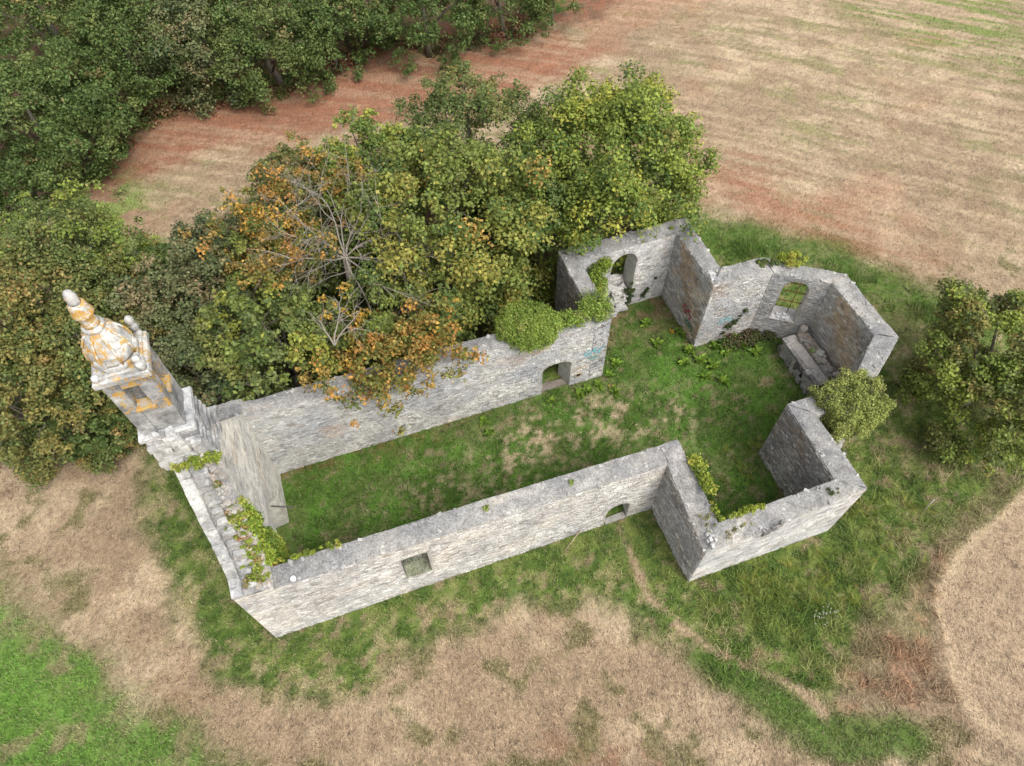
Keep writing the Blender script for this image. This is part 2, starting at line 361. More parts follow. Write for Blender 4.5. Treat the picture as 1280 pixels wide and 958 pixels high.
t.links.new(mixc(t, mixc(t, at.outputs['Color'], ra.outputs[0], 1.0, 'MULTIPLY'), rb.outputs[0], 1.0, 'MULTIPLY'), b.inputs['Base Color'])
bump(t, b, nb.outputs[0], 0.8, 0.05)
tag(link('ground', me, None, m), kind='structure')

# grass blades and cut straw
rng = np.random.default_rng(5)
def blades(n, want):
    ys = 1.5+58*rng.random(n)**1.35
    half = 20+ys*0.42
    xs = (rng.random(n)*2-1)*half
    c, g = ground_colour(xs, ys); u, v = toUV(xs, ys)
    # keep blades off the wall footprints
    di = np.abs(sdist(INT, xs, ys)) ; keep = di > 0.42
    cl = fbm(xs*3.1, ys*3.1, 61, 3)
    if want: keep &= (g > 0.35) & (cl > 0.34)
    else: keep &= (g < 0.6)
    return xs[keep], ys[keep], c[keep], g[keep], cl[keep]
def blade_mesh(name, n, want, lmin, lmax, wd, lean, label, lift):
    xs, ys, c, g, cl = blades(n, want); k = len(xs); a = rng.random(k)*2*math.pi
    if not want: # mown swathes lie roughly one way
        a = np.where(rng.random(k) < 0.55, R(-25)+rng.normal(0, 0.5, k)+3*fbm(xs*0.05, ys*0.05, 71, 2), a)
    L = lmin+(lmax-lmin)*rng.random(k)**1.6
    if want: L *= (0.5+1.1*cl)
    zt = ground_z(xs, ys); el = lean[0]+(lean[1]-lean[0])*rng.random(k)
    dx, dy = np.cos(a), np.sin(a); w_ = wd*(0.6+0.8*rng.random(k))
    b0 = np.stack([xs-dy*w_, ys+dx*w_, zt], 1); b1 = np.stack([xs+dy*w_, ys-dx*w_, zt], 1)
    tp = np.stack([xs+dx*L*np.cos(el), ys+dy*L*np.cos(el), zt+L*np.sin(el)+lift*rng.random(k)], 1)
    V = np.stack([b0, b1, tp], 1).reshape(-1, 3)
    br = 0.45+1.25*rng.random(k)**1.2
    if want:
        cc = c*br[:, None]*1.15; yel = rng.random(k) < 0.12; cc[yel] = cc[yel]*0.4+STRAW2*0.55
    else:
        cc = c*(0.45+1.15*rng.random(k))[:, None]; pal = rng.random(k) < 0.14; cc[pal] = cc[pal]*0.3+STRAW2*1.0; drk = rng.random(k) < 0.10; cc[drk] *= 0.35
    o = mesh_np(name, V, 3, np.repeat(np.clip(cc, 0, 0.9), 3, axis=0), M_GRASS, kind='stuff')
    return tag(o, label, name.replace('_', ' '))
blade_mesh('grass', 640000, True, 0.06, 0.21, 0.018, (0.35, 1.35), 'green grass growing inside the ruin, round its walls and in the lower left corner', 0.0)
blade_mesh('dry_straw', 380000, False, 0.07, 0.26, 0.012, (-0.02, 0.5), 'pale brown cut stalks and dead bracken lying over the fields', 0.04)

# ---------------------------------------------------------------- foliage
def leaf_cloud(cent, rad, nleaf, size, pal, name, parent=None, mat=None, squash=1.0, up=0.5, jitter=0.35, inner=0.25, colour_of=None, zmin=None, gain=1.0):
    """leaves spread over many clumps: cent (n,3), rad (n,), pal = list of (weight, colour)"""
    n = len(cent); wts = rad**2/np.sum(rad**2)
    idx = rng.choice(n, nleaf, p=wts)
    d = rng.normal(size=(nleaf, 3)); d /= np.linalg.norm(d, axis=1)[:, None]
    d[:, 2] = np.where(d[:, 2] < -0.5, -d[:, 2]*0.6, d[:, 2]); d /= np.linalg.norm(d, axis=1)[:, None]
    rr = rad[idx]*(rng.random(nleaf)**0.45)*(1+rng.normal(0, 0.16, nleaf))
    P = cent[idx]+d*rr[:, None]*np.array([1, 1, squash])
    if zmin is not None: P[:, 2] = np.maximum(P[:, 2], zmin+0.05*rng.random(nleaf))
    nrm = d*0.4+np.array([0, 0, up])+rng.normal(0, jitter, (nleaf, 3)); nrm /= np.linalg.norm(nrm, axis=1)[:, None]
    a = np.cross(nrm, rng.normal(size=(nleaf, 3))); a /= np.linalg.norm(a, axis=1)[:, None]; b_ = np.cross(nrm, a)
    s_ = size*(0.6+0.8*rng.random(nleaf))
    L = a*s_[:, None]; Wd = b_*(s_*0.36)[:, None]; dr = nrm*(s_*0.18)[:, None]
    V = np.stack([P-L*0.5, P+Wd+dr*0.5, P+L*0.5-dr, P-Wd+dr*0.5], 1).reshape(-1, 3)
    wt = np.array([q[0] for q in pal], float); wt /= wt.sum(); cols = np.array([q[1] for q in pal])
    fld = fbm(cent[:, 0]*0.55+cent[:, 2]*0.4, cent[:, 1]*0.55-cent[:, 2]*0.3, int(rng.integers(1000)), 3)+rng.normal(0, 0.05, n)
    rk = np.argsort(np.argsort(fld))/max(1, n); order = rng.permutation(len(pal)); cum = np.cumsum(wt[order])
    clump_c = cols[order[np.minimum(np.searchsorted(cum, rk), len(pal)-1)]]; own = cols[rng.choice(len(pal), nleaf, p=wt)]
    mixw = (rng.random(nleaf) < 0.78)[:, None]
    c = np.where(mixw, clump_c[idx], own)
    if colour_of is not None: c = colour_of(P, c)
    c = c*(0.6+0.8*rng.random((nleaf, 1)))*gain
    return mesh_np(name, V, 4, np.repeat(np.clip(c, 0, 0.9), 4, axis=0), mat or M_LEAF, parent)

OAK = [(5, (0.060, 0.085, 0.022)), (3, (0.085, 0.105, 0.030)), (2, (0.12, 0.125, 0.035)), (1, (0.16, 0.125, 0.04))]
DARK = [(5, (0.048, 0.076, 0.018)), (3, (0.064, 0.094, 0.024)), (1.4, (0.095, 0.12, 0.033)), (.3, (0.13, 0.10, 0.04))]
YELG = [(4, (0.10, 0.135, 0.024)), (3, (0.14, 0.17, 0.028)), (1.4, (0.20, 0.20, 0.032)), (3, (0.065, 0.10, 0.022)), (.3, (0.20, 0.15, 0.05))]
CHES = [(4, (0.10, 0.125, 0.026)), (3, (0.15, 0.155, 0.032)), (1.2, (0.18, 0.165, 0.035)), (0.25, (0.25, 0.16, 0.04)), (2, (0.06, 0.09, 0.022))]
ORNG = [(3, (0.38, 0.20, 0.05)), (3, (0.28, 0.19, 0.05)), (4, (0.16, 0.16, 0.035)), (1.5, (0.44, 0.27, 0.05)), (2, (0.10, 0.13, 0.03))]
BROWN = [(4, (0.10, 0.105, 0.03)), (2.2, (0.145, 0.125, 0.035)), (3, (0.07, 0.09, 0.025)), (0.7, (0.19, 0.13, 0.045))]
GREY = [(4, (0.075, 0.090, 0.035)), (3, (0.10, 0.105, 0.045)), (2, (0.05, 0.07, 0.028)), (1, (0.15, 0.12, 0.06))]

def crown_clumps(c, rx, ry, rz, n, lobes=0.25, full=0.35):
    d = rng.normal(size=(n, 3)); d[:, 2] = np.where(rng.random(n) < 0.62, np.abs(d[:, 2]), -np.abs(d[:, 2]))
    d /= np.linalg.norm(d, axis=1)[:, None]
    th = np.arctan2(d[:, 1], d[:, 0]); ph = rng.random()*6.28
    lob = 1+lobes*(np.sin(3*th+ph)*0.4+np.sin(5*th+2.1*ph+2*d[:, 2])*0.35+rng.normal(0, 0.3, n))
    r = (1-full*rng.random(n)**1.4)*lob
    return np.array(c)[None]+d*r[:, None]*np.array([rx, ry, rz])[None]
def tree(px, py, zc, rpx, ratio, pal, label, name='oak_tree', rz=None, nl=13000, size=0.2, group='trees of the grove north of the ruin', nclump=90, cr=0.8, limbs=None, ry=None, bark=(0.13, 0.115, 0.09), colour_of=None):
    if group.startswith('trees of the wood'): zc *= 0.78; py += 6
    q = G(px, py, zc); dp = depth(px, py, zc); r = rpx*dp/F
    rz = rz or r*0.72; rx = r*ratio; ryy = ry*dp/F if ry else r
    root = empty(name, (float(q[0]), float(q[1]), 0), label, 'tree', group)
    nclump = int(nclump*4.2); nl = int(nl*1.66)
    nlob = max(22, int(r*r*4.2)); ii = np.arange(nlob)+0.5; ph_ = np.arccos(1-1.55*ii/nlob); th_ = 2.39996*ii+rng.random()*6
    dl = np.column_stack([np.cos(th_)*np.sin(ph_), np.sin(th_)*np.sin(ph_), np.cos(ph_)]); dl += rng.normal(0, 0.10, dl.shape)
    lb_c = np.array([q[0], q[1], zc])+dl*np.array([rx, ryy, rz])*(0.80+0.10*rng.normal(size=(nlob, 1)))
    ns = nlob//(3 if group.startswith('trees of the wood') else 2); a_ = rng.random(ns)*6.283; k_ = 0.78+0.2*rng.random(ns)
    sk = np.column_stack([q[0]+np.cos(a_)*rx*k_*0.82, q[1]+np.sin(a_)*ryy*k_*0.82, 0.5+rng.random(ns)*max(0.6, zc*0.75)]); lb_c = np.vstack([lb_c, sk]); nlob += ns
    upn = lb_c[:, 2] < zc; lb_c[upn, :2] = q[:2]+(lb_c[upn, :2]-q[:2])*1.12
    li = rng.integers(nlob, size=nclump); lr = 0.27*min(r, 3.6)*(0.75+0.5*rng.random(nlob)); dd_ = rng.normal(size=(nclump, 3)); dd_[:, 2] = np.where(rng.random(nclump) < 0.75, np.abs(dd_[:, 2]), dd_[:, 2]); dd_ /= np.linalg.norm(dd_, axis=1)[:, None]
    cl = lb_c[li]+dd_*(lr[li]*(0.55+0.5*rng.random(nclump)))[:, None]
    dwn = cl[:, 2] < zc; cl[dwn, 2] = zc+(cl[dwn, 2]-zc)*max(1.0, zc*0.95/rz)
    uu, vv = toUV(cl[:, 0], cl[:, 1]); ok = ~((sdist(INT, cl[:, 0], cl[:, 1]) < 0.45) & ((cl[:, 2] < 5.3) | (sdist(INT, cl[:, 0], cl[:, 1]) < -0.5))); cl = cl[ok]
    low = cl[:, 2] < 0.5; cl[low, 2] = 0.4+0.8*rng.random(low.sum())
    rad = cr*0.56*(0.45+1.0*rng.random(len(cl)))*min(1.2, r/3.6)
    leaf_cloud(cl, rad, nl, size*(0.80 if group.startswith('trees of the wood') else 0.72), pal, 'crown', root, colour_of=colour_of, gain=1.8)
    mb = MB(); lean = rng.normal(0, 0.25, 2); z1 = max(1.2, zc*0.55)
    mb.tube([(q[0], q[1], -0.3), (q[0]+lean[0]*0.4, q[1]+lean[1]*0.4, z1*0.5), (q[0]+lean[0], q[1]+lean[1], z1), (q[0]+lean[0]*1.4, q[1], zc+rz*0.3)], [0.24*r/3, 0.19*r/3, 0.16*r/3, 0.05], 8, bark)
    mb.build('trunk', M_BARK, root)
    limbs = limbs or (2 if group.startswith('trees of the wood') else 9)
    for k in range(limbs):
        e = cl[rng.integers(len(cl))]; s0 = np.array([q[0]+lean[0]*0.8, q[1]+lean[1]*0.8, z1*(0.65+0.5*rng.random())])
        mid = (s0+e)/2+rng.normal(0, 0.25, 3)+np.array([0, 0, 0.2]); mb = MB()
        mb.tube([s0, mid, e], [0.09, 0.055, 0.02], 5, bark)
        for j in range(3):
            tt = 0.4+0.5*rng.random(); p0 = mid*(1-tt)+e*tt; d_ = rng.normal(size=3); d_[2] = abs(d_[2]); d_ /= np.linalg.norm(d_)
            mb.tube([p0, p0+d_*0.5, p0+d_*1.1+rng.normal(0, .15, 3)], [0.025, 0.016, 0.006], 4, bark)
        mb.build('limb', M_BARK, root)
    return root

# --- grove behind the north wall
tree(560, 285, 6.0, 112, 1.05, CHES, 'broad yellow green chestnut tree just right of the bare branched tree', 'chestnut_tree', nl=30000, nclump=130, size=0.24)
tree(462, 215, 5.5, 70, 1.1, YELG, 'small yellow green tree crown at the back of the grove, behind the bare branches', 'chestnut_tree', nl=12000, size=0.22)
tree(590, 165, 5.6, 78, 1.15, OAK, 'dull green oak at the back of the grove behind the broad chestnut', nl=15000)
tree(672, 245, 5.5, 66, 1.0, DARK, 'dark green tree wedged between the chestnut and the big tree beside the north transept', nl=12000)
tree(758, 210, 6.0, 116, 1.0, YELG, 'big yellow green oak leaning over the north transept wall', nl=36000, nclump=150, cr=0.85, size=0.22, ry=120)
tree(345, 330, 4.3, 66, 1.0, [CHES[0], CHES[1], OAK[1], OAK[2], (0.8, (0.28, 0.17, 0.04))], 'olive chestnut crown under the orange sprays left of the bare branches', 'chestnut_tree', nl=11000, size=0.22)
tree(495, 395, 4.3, 62, 1.0, [CHES[0], CHES[1], OAK[0], OAK[1]], 'olive green chestnut crown over the middle of the north nave wall', 'chestnut_tree', nl=10000, size=0.22)
tree(345, 425, 4.8, 78, 1.05, CHES[:1]+OAK[:3]+[(1.5, (0.16, 0.17, 0.03))], 'green chestnut crown at the west end of the north wall beside orange leaves', 'chestnut_tree', nl=14000, size=0.24)
tree(365, 232, 5.0, 52, 1.1, BROWN, 'brownish green tree at the field edge of the grove, upper left of the bare branches', nl=9000)
tree(275, 330, 4.4, 64, 1.0, GREY, 'grey green tree with brown tips at the left end of the grove beside the field', nl=12000)
tree(215, 400, 4.0, 72, 1.0, GREY, 'dull grey green tree right behind the bell turret', nl=12000)
tree(268, 455, 3.6, 62, 1.0, GREY, 'low dull tree with dead twigs between the bell turret and the north wall', nl=10000)
tree(200, 345, 3.0, 44, 1.1, DARK, 'low dark green tree beside the light green patch of field', nl=8000)
tree(80, 318, 4.6, 86, 1.1, YELG[:2]+OAK, 'round yellowish oak at the left edge just below the dark wood', nl=17000)
tree(40, 390, 5.0, 105, 1.0, BROWN+OAK, 'large olive brown oak at the left edge behind the turret finial', nl=20000, nclump=110)
tree(120, 440, 4.2, 84, 0.95, OAK+BROWN[:2], 'mid green oak directly left of the bell turret', nl=15000)
tree(45, 505, 3.8, 72, 1.0, BROWN, 'brown tinged oak at the left edge above the stubble field', nl=12000)
tree(112, 528, 2.2, 38, 1.2, DARK, 'small dark shrubby tree at the foot of the oaks left of the facade', nl=5000, limbs=6)

tree(430, 300, 3.6, 90, 1.0, [OAK[0], OAK[1], YELG[0]], 'low green understorey tree seen through the bare grey branches', nl=12000, nclump=80)
# --- orange chestnut with bare limbs
q = G(425, 400, 1.0)
ctr = G(415, 300, 7.2)
och = empty('chestnut_tree', (float(ctr[0]), float(ctr[1])-1.0, 0), 'half bare chestnut tree with pale grey branches and orange leaves behind the north wall', 'tree', 'trees of the grove north of the ruin')
cl = []
for (px, py, z, s_, k) in ((340, 258, 7.2, 48, 18), (358, 318, 7.0, 50, 18), (300, 330, 5.2, 28, 7), (385, 215, 7.4, 35, 8), (470, 220, 7.2, 30, 4), (520, 430, 6.0, 42, 13), (470, 450, 5.6, 50, 17), (420, 445, 5.2, 45, 11), (470, 480, 5.2, 25, 6), (540, 405, 6.2, 34, 6)):
    for j in range(k):
        q = G(px+rng.normal(0, s_*0.6), py+rng.normal(0, s_*0.5), z+rng.normal(0, 0.35)); cl.append((q[0], q[1], z+rng.normal(0, 0.35)))
cl = np.array(cl)
cl = cl[rng.integers(len(cl), size=520)]+rng.normal(0, 0.55, (520, 3))*np.array([1, 1, 0.5])
leaf_cloud(cl, 0.32*(0.5+0.9*rng.random(len(cl))), 17000, 0.15, ORNG, 'crown', och, jitter=0.6, gain=1.2)
bark = (0.27, 0.24, 0.20)
fk = G(432, 322, 6.3); mb = MB(); fork = np.array([fk[0], fk[1], 6.3])
mb.tube([(ctr[0]+0.1, ctr[1]-1.0, -0.3), (fk[0]-0.2, fk[1], 2.4), fork], [0.26, 0.2, 0.15], 9, bark); mb.build('trunk', M_BARK, och)
def branch(mb, p, d, L, r, lev):
    n = 4; pts = [p]; dd = d/np.linalg.norm(d); q = p.copy()
    for i in range(n):
        dd = dd+rng.normal(0, 0.16, 3)-np.array([0, 0, 0.03]); dd /= np.linalg.norm(dd); q = q+dd*L/n; pts.append(q.copy())
    mb.tube(pts, [r*(1-0.17*i) for i in range(n+1)], 6 if lev < 2 else 4, bark, caps=False)
    if lev >= 3: return
    for k in range((5, 4, 3)[lev]):
        i = 1+rng.integers(n); s_ = dd+rng.normal(0, 0.62, 3); s_[2] = s_[2]*0.6+0.05
        branch(mb, pts[i], s_, L*(0.5+0.25*rng.random()), r*0.5, lev+1)
for (tx, ty, tz) in ((365, 222, 8.4), (450, 205, 8.6), (500, 250, 8.5), (345, 318, 7.9), (322, 278, 7.8), (405, 200, 8.6), (510, 335, 8.0), (372, 372, 7.4), (436, 245, 8.9), (392, 262, 8.7), (535, 300, 7.8), (455, 395, 7.2), (480, 290, 8.6)):
    e = G(tx, ty, tz); v_ = np.array([e[0], e[1], tz])-fork; mb = MB()
    branch(mb, fork, v_, np.linalg.norm(v_)*0.78, 0.048, 0); mb.build('bare_branch', M_BARK, och)
for (sx, sy, sz), ends in (((418, 432, 6.2), ((436, 380, 7.4), (458, 388, 7.3), (404, 388, 7.3))), ((432, 322, 6.3), ((492, 365, 7.4),))):
    e0 = G(sx, sy, sz)
    for (tx, ty, tz) in ends:
        e = G(tx, ty, tz); v_ = np.array([e[0], e[1], tz])-np.array([e0[0], e0[1], sz]); mb = MB(); branch(mb, np.array([e0[0], e0[1], sz]), v_, np.linalg.norm(v_)*0.9, 0.045, 1); mb.build('bare_branch', M_BARK, och)

# --- wood along the top left
WG = 'trees of the wood along the upper edge'
tree(42, 142, 5.0, 100, 1.1, DARK, 'largest dark green tree of the wood, cut by the left edge', nl=21000, nclump=110, group=WG)
tree(150, 58, 5.0, 78, 1.0, DARK+OAK[:2], 'mid green tree of the wood standing left of the low russet hollow', nl=14000, group=WG)
tree(60, 20, 6.0, 105, 1.2, OAK+DARK, 'olive green tree in the upper left corner of the wood', nl=17000, group=WG)
tree(250, 35, 5.0, 74, 1.1, GREY, 'greyish tree of the wood behind the yellow fern', nl=11000, group=WG)
tree(335, 42, 4.6, 72, 1.15, DARK+OAK[:2], 'rounded dark tree at the front of the wood above the red brown band', nl=14000, group=WG)
tree(290, -15, 6.0, 80, 1.2, OAK, 'olive tree at the top edge behind the rounded dark tree', nl=10000, group=WG)
tree(405, 15, 5.0, 44, 1.1, DARK, 'narrow green tree at the top edge right of the rounded dark tree', nl=6000, group=WG)
tree(440, 2, 3.4, 26, 1.1, [(1, (0.22, 0.16, 0.13)), (1, (0.15, 0.12, 0.08))], 'small brown half bare tree at the top edge between two green trees', 'bare_shrub_tree', nl=1800, group=WG)
tree(530, 8, 4.2, 58, 1.25, DARK, 'wide dark tree at the top edge left of the middle', nl=11000, group=WG)
tree(628, -22, 4.6, 55, 1.2, DARK+OAK[:1], 'dark tree cut by the top edge near the middle', nl=8000, group=WG)
tree(690, -18, 3.2, 36, 1.2, OAK, 'last small green tree of the wood on the top edge', nl=4000, group=WG)
tree(95, 165, 3.0, 42, 1.1, DARK, 'low dark tree at the corner of the wood beside the red band', nl=6000, group=WG)
tree(20, 215, 3.2, 48, 1.2, DARK, 'low dark tree between the wood and the yellowish oak', nl=6000, group=WG)
tree(30, -30, 6.0, 80, 1.2, OAK, 'olive tree of the wood cut by the top left corner', nl=7000, group=WG)
tree(130, -30, 6.0, 80, 1.2, DARK, 'dark tree of the wood at the top edge right of the corner', nl=7000, group=WG)
tree(205, -20, 5.5, 60, 1.2, OAK, 'small olive tree at the top edge behind the greyish tree', nl=5000, group=WG)
tree(470, -20, 4.5, 60, 1.2, OAK, 'olive tree behind the brown half bare tree at the top edge', nl=6000, group=WG)
# --- right edge
tree(1252, 460, 4.0, 80, 0.95, BROWN[:3]+YELG[:2], 'olive brown oak standing alone at the right edge', nl=28000, nclump=150, ry=102, group='')

def shrub(px, py, z, rpx, rypx, hz, pal, nl, size, name, label, cat='bush', group=None, n=40, cr=0.35, zmin=None, stem=True, lobes=0.14, full=0.5):
    q = G(px, py, z); dp = depth(px, py, z); rx = rpx*dp/F; ry = rypx*dp/F
    root = empty(name, (float(q[0]), float(q[1]), float(z-0.0)), label, cat, group)
    cl = crown_clumps((q[0], q[1], z), rx*0.82, ry*0.82, hz*0.82, n, lobes=lobes, full=full)
    rad = cr*(0.6+0.6*rng.random(n))*min(rx, ry)
    leaf_cloud(cl, rad, nl, size, pal, 'foliage', root, zmin=zmin, inner=0.3, jitter=0.4)
    if stem:
        mb = MB()
        for k in range(7):
            e = cl[rng.integers(n)]; mb.tube([(q[0], q[1], z-hz*0.7), (np.array((q[0], q[1], z))+e)/2+rng.normal(0, .05, 3), e], [0.035, 0.02, 0.008], 5, (0.15, 0.12, 0.09))
        mb.build('stem', M_BARK, root)
    return root
IVY = [(4, (0.20, 0.29, 0.045)), (3, (0.26, 0.34, 0.06)), (2, (0.15, 0.22, 0.035)), (1, (0.30, 0.33, 0.08))]
IVYY = [(4, (0.26, 0.30, 0.07)), (3, (0.33, 0.35, 0.09)), (2, (0.15, 0.175, 0.045)), (1, (0.13, 0.15, 0.05))]
YEL = [(4, (0.24, 0.30, 0.035)), (3, (0.32, 0.36, 0.05)), (2, (0.14, 0.19, 0.03)), (1, (0.38, 0.36, 0.06))]
shrub(660, 409, 4.9, 48, 38, 1.0, IVY, 34000, 0.075, 'ivy_bush', 'dense domed green ivy bush sitting on top of the nave north wall', zmin=3.9, n=420, cr=0.17, lobes=0.02, full=0.25)
shrub(745, 384, 4.8, 22, 26, 0.28, IVY, 3000, 0.085, 'ivy_bush', 'flatter ivy mat on the wall corner where nave and north transept meet', zmin=4.6, cr=0.45, n=30)
shrub(712, 402, 4.8, 24, 13, 0.28, IVY, 2200, 0.085, 'ivy_bush', 'thin ivy trailing along the wall top between the domed bush and the corner mat', zmin=4.6, cr=0.55, n=24)
qb = G(1060, 507, 4.1); ub, vb = toUV(qb[0], qb[1]); cl = []
for k in range(900):
    d = rng.normal(size=3); d /= np.max(np.abs(d))**0.92*np.linalg.norm(d)**0.08; k_ = 0.78+0.22*rng.random(); d = d*k_
    cl.append(W(ub+d[0]*1.24*(1+0.10*math.sin(4*d[1])), vb+d[1]*1.02*(1+0.08*math.sin(5*d[0])), 4.0+max(d[2], -1.0)*(1.0 if d[2] > 0 else 1.5)+0.12*rng.normal()))
cl = np.array(cl); ib = empty('ivy_bush', W(ub, vb, 2.5), 'pale yellowish ivy bush draped over the wall between choir and south transept', 'bush')
leaf_cloud(cl, 0.20*(0.6+0.8*rng.random(len(cl))), 40000, 0.078, IVYY, 'foliage', ib)
mb = MB()
for k in range(6): e = cl[rng.integers(len(cl))]; mb.tube([W(ub+0.3*rng.normal(), vb+0.5, 2.5), (np.array(W(ub, vb, 4.0))+e)/2, e], [0.03, 0.02, 0.008], 5, (0.15, 0.12, 0.09))
mb.build('stem', M_BARK, ib)
shrub(988, 326, 4.6, 25, 15, 0.45, YEL, 3600, 0.08, 'ivy_bush', 'small bright yellow green shrub on the choir wall top above the barred window', n=22, zmin=4.3)
shrub(958, 331, 4.65, 20, 10, 0.2, [(2, (0.09, 0.13, 0.035)), (1, (0.13, 0.17, 0.04))], 1800, 0.08, 'ivy_bush', 'dark low ivy patch on the broken choir wall top', n=12, zmin=4.5)

# ---------------------------------------------------------------- the chapel ruin
ruin = empty('chapel_ruin', W(9, 4, 0), 'roofless ruined stone chapel with cross shaped walls and a bell turret', 'ruin')
LIME = (0.49, 0.48, 0.455); BUFF = (0.53, 0.495, 0.44); BLUE = (0.395, 0.405, 0.415); BRN = (0.26, 0.19, 0.125); DRKS = (0.20, 0.185, 0.165); WHT = (0.62, 0.61, 0.585)
CAPC = (0.25, 0.247, 0.24)
def lerpc(a, b, f): return tuple(a[i]*(1-f)+b[i]*f for i in range(3))
def n1f(x, y, s): return float(fbm(np.array([x]), np.array([y]), s, 3)[0])
def interp(pts):
    xs = [p[0] for p in pts]; ys = [p[1] for p in pts]
    return lambda s: float(np.interp(s, xs, ys))
def inside(poly_, s, z):
    c = False; n = len(poly_)
    for i in range(n):
        x0, y0 = poly_[i]; x1, y1 = poly_[(i+1) % n]
        if (y0 > z) != (y1 > z) and s < (x1-x0)*(z-y0)/(y1-y0)+x0: c = not c
    return c
def masonry(mb, a, b, top, holes, colf, seed, out, hc=(0.075, 0.15), ls=(0.09, 0.27), prot=(0.006, 0.030), miss=0.06, z0=-0.05, s0=0.0, s1=None):
    """rubble courses on the vertical face from plan point a to b; 'out' = outward plan normal"""
    a = np.array(a); b = np.array(b); L = np.linalg.norm(b-a); d = (b-a)/L; rn = random.Random(seed); z = z0; s1 = s1 or L
    while z < 11:
        h = rn.uniform(*hc); s = s0-rn.random()*0.3; any_ = False
        while s < s1:
            l = rn.uniform(*ls)*(1.0 if h > 0.15 else 1.25); sa, sb = max(s, s0+0.005), min(s+l, s1-0.005); s += l
            if sb-sa < 0.06: continue
            mid = (sa+sb)/2; tp = min(top(sa/L), top(sb/L))-0.02
            if z+h*0.6 > tp: continue
            any_ = True; zt = min(z+h, tp)
            if any(inside(hh, q_, r_) for hh in holes for q_ in (sa, mid, sb) for r_ in (z+0.02, (z+zt)/2, zt-0.02)): continue
            if rn.random() < miss: continue
            g = rn.uniform(0.006, 0.014); p = rn.uniform(*prot); j = lambda: rn.uniform(-0.010, 0.010)
            co = colf(mid, z+h/2, rn)
            painted_gap = rn.random() < 0.03 and h < 0.16
            if painted_gap: co = (0.10, 0.085, 0.07); zt = z+0.03+g*2; p = 0.004; sb = min(sb, sa+0.22)  # thin dark sliver, coloured like the shade in an open hole between stones
            vs = []
            for (ss, zz_) in ((sa+g, z+g), (sb-g, z+g), (sb-g, zt-g), (sa+g, zt-g)):
                q = OG*0; pt = a+d*ss; vs.append((*toW(pt), zz_))
            for (ss, zz_) in ((sa+g+.014, z+g+.012), (sb-g-.014, z+g+.012), (sb-g-.014, zt-g-.012), (sa+g+.014, zt-g-.012)):
                pt = a+d*(ss+j())+np.array(out)*(p+j()*0.5); vs.append((*toW(pt), zz_+j()))
            mb.add(vs, [(0, 1, 5, 4), (1, 2, 6, 5), (2, 3, 7, 6), (3, 0, 4, 7), (4, 5, 6, 7)], co)
        z += h
        if not any_ and z > 2: break
def toW(p): q = OG+p[0]*UD+p[1]*VD; return float(q[0]), float(q[1])

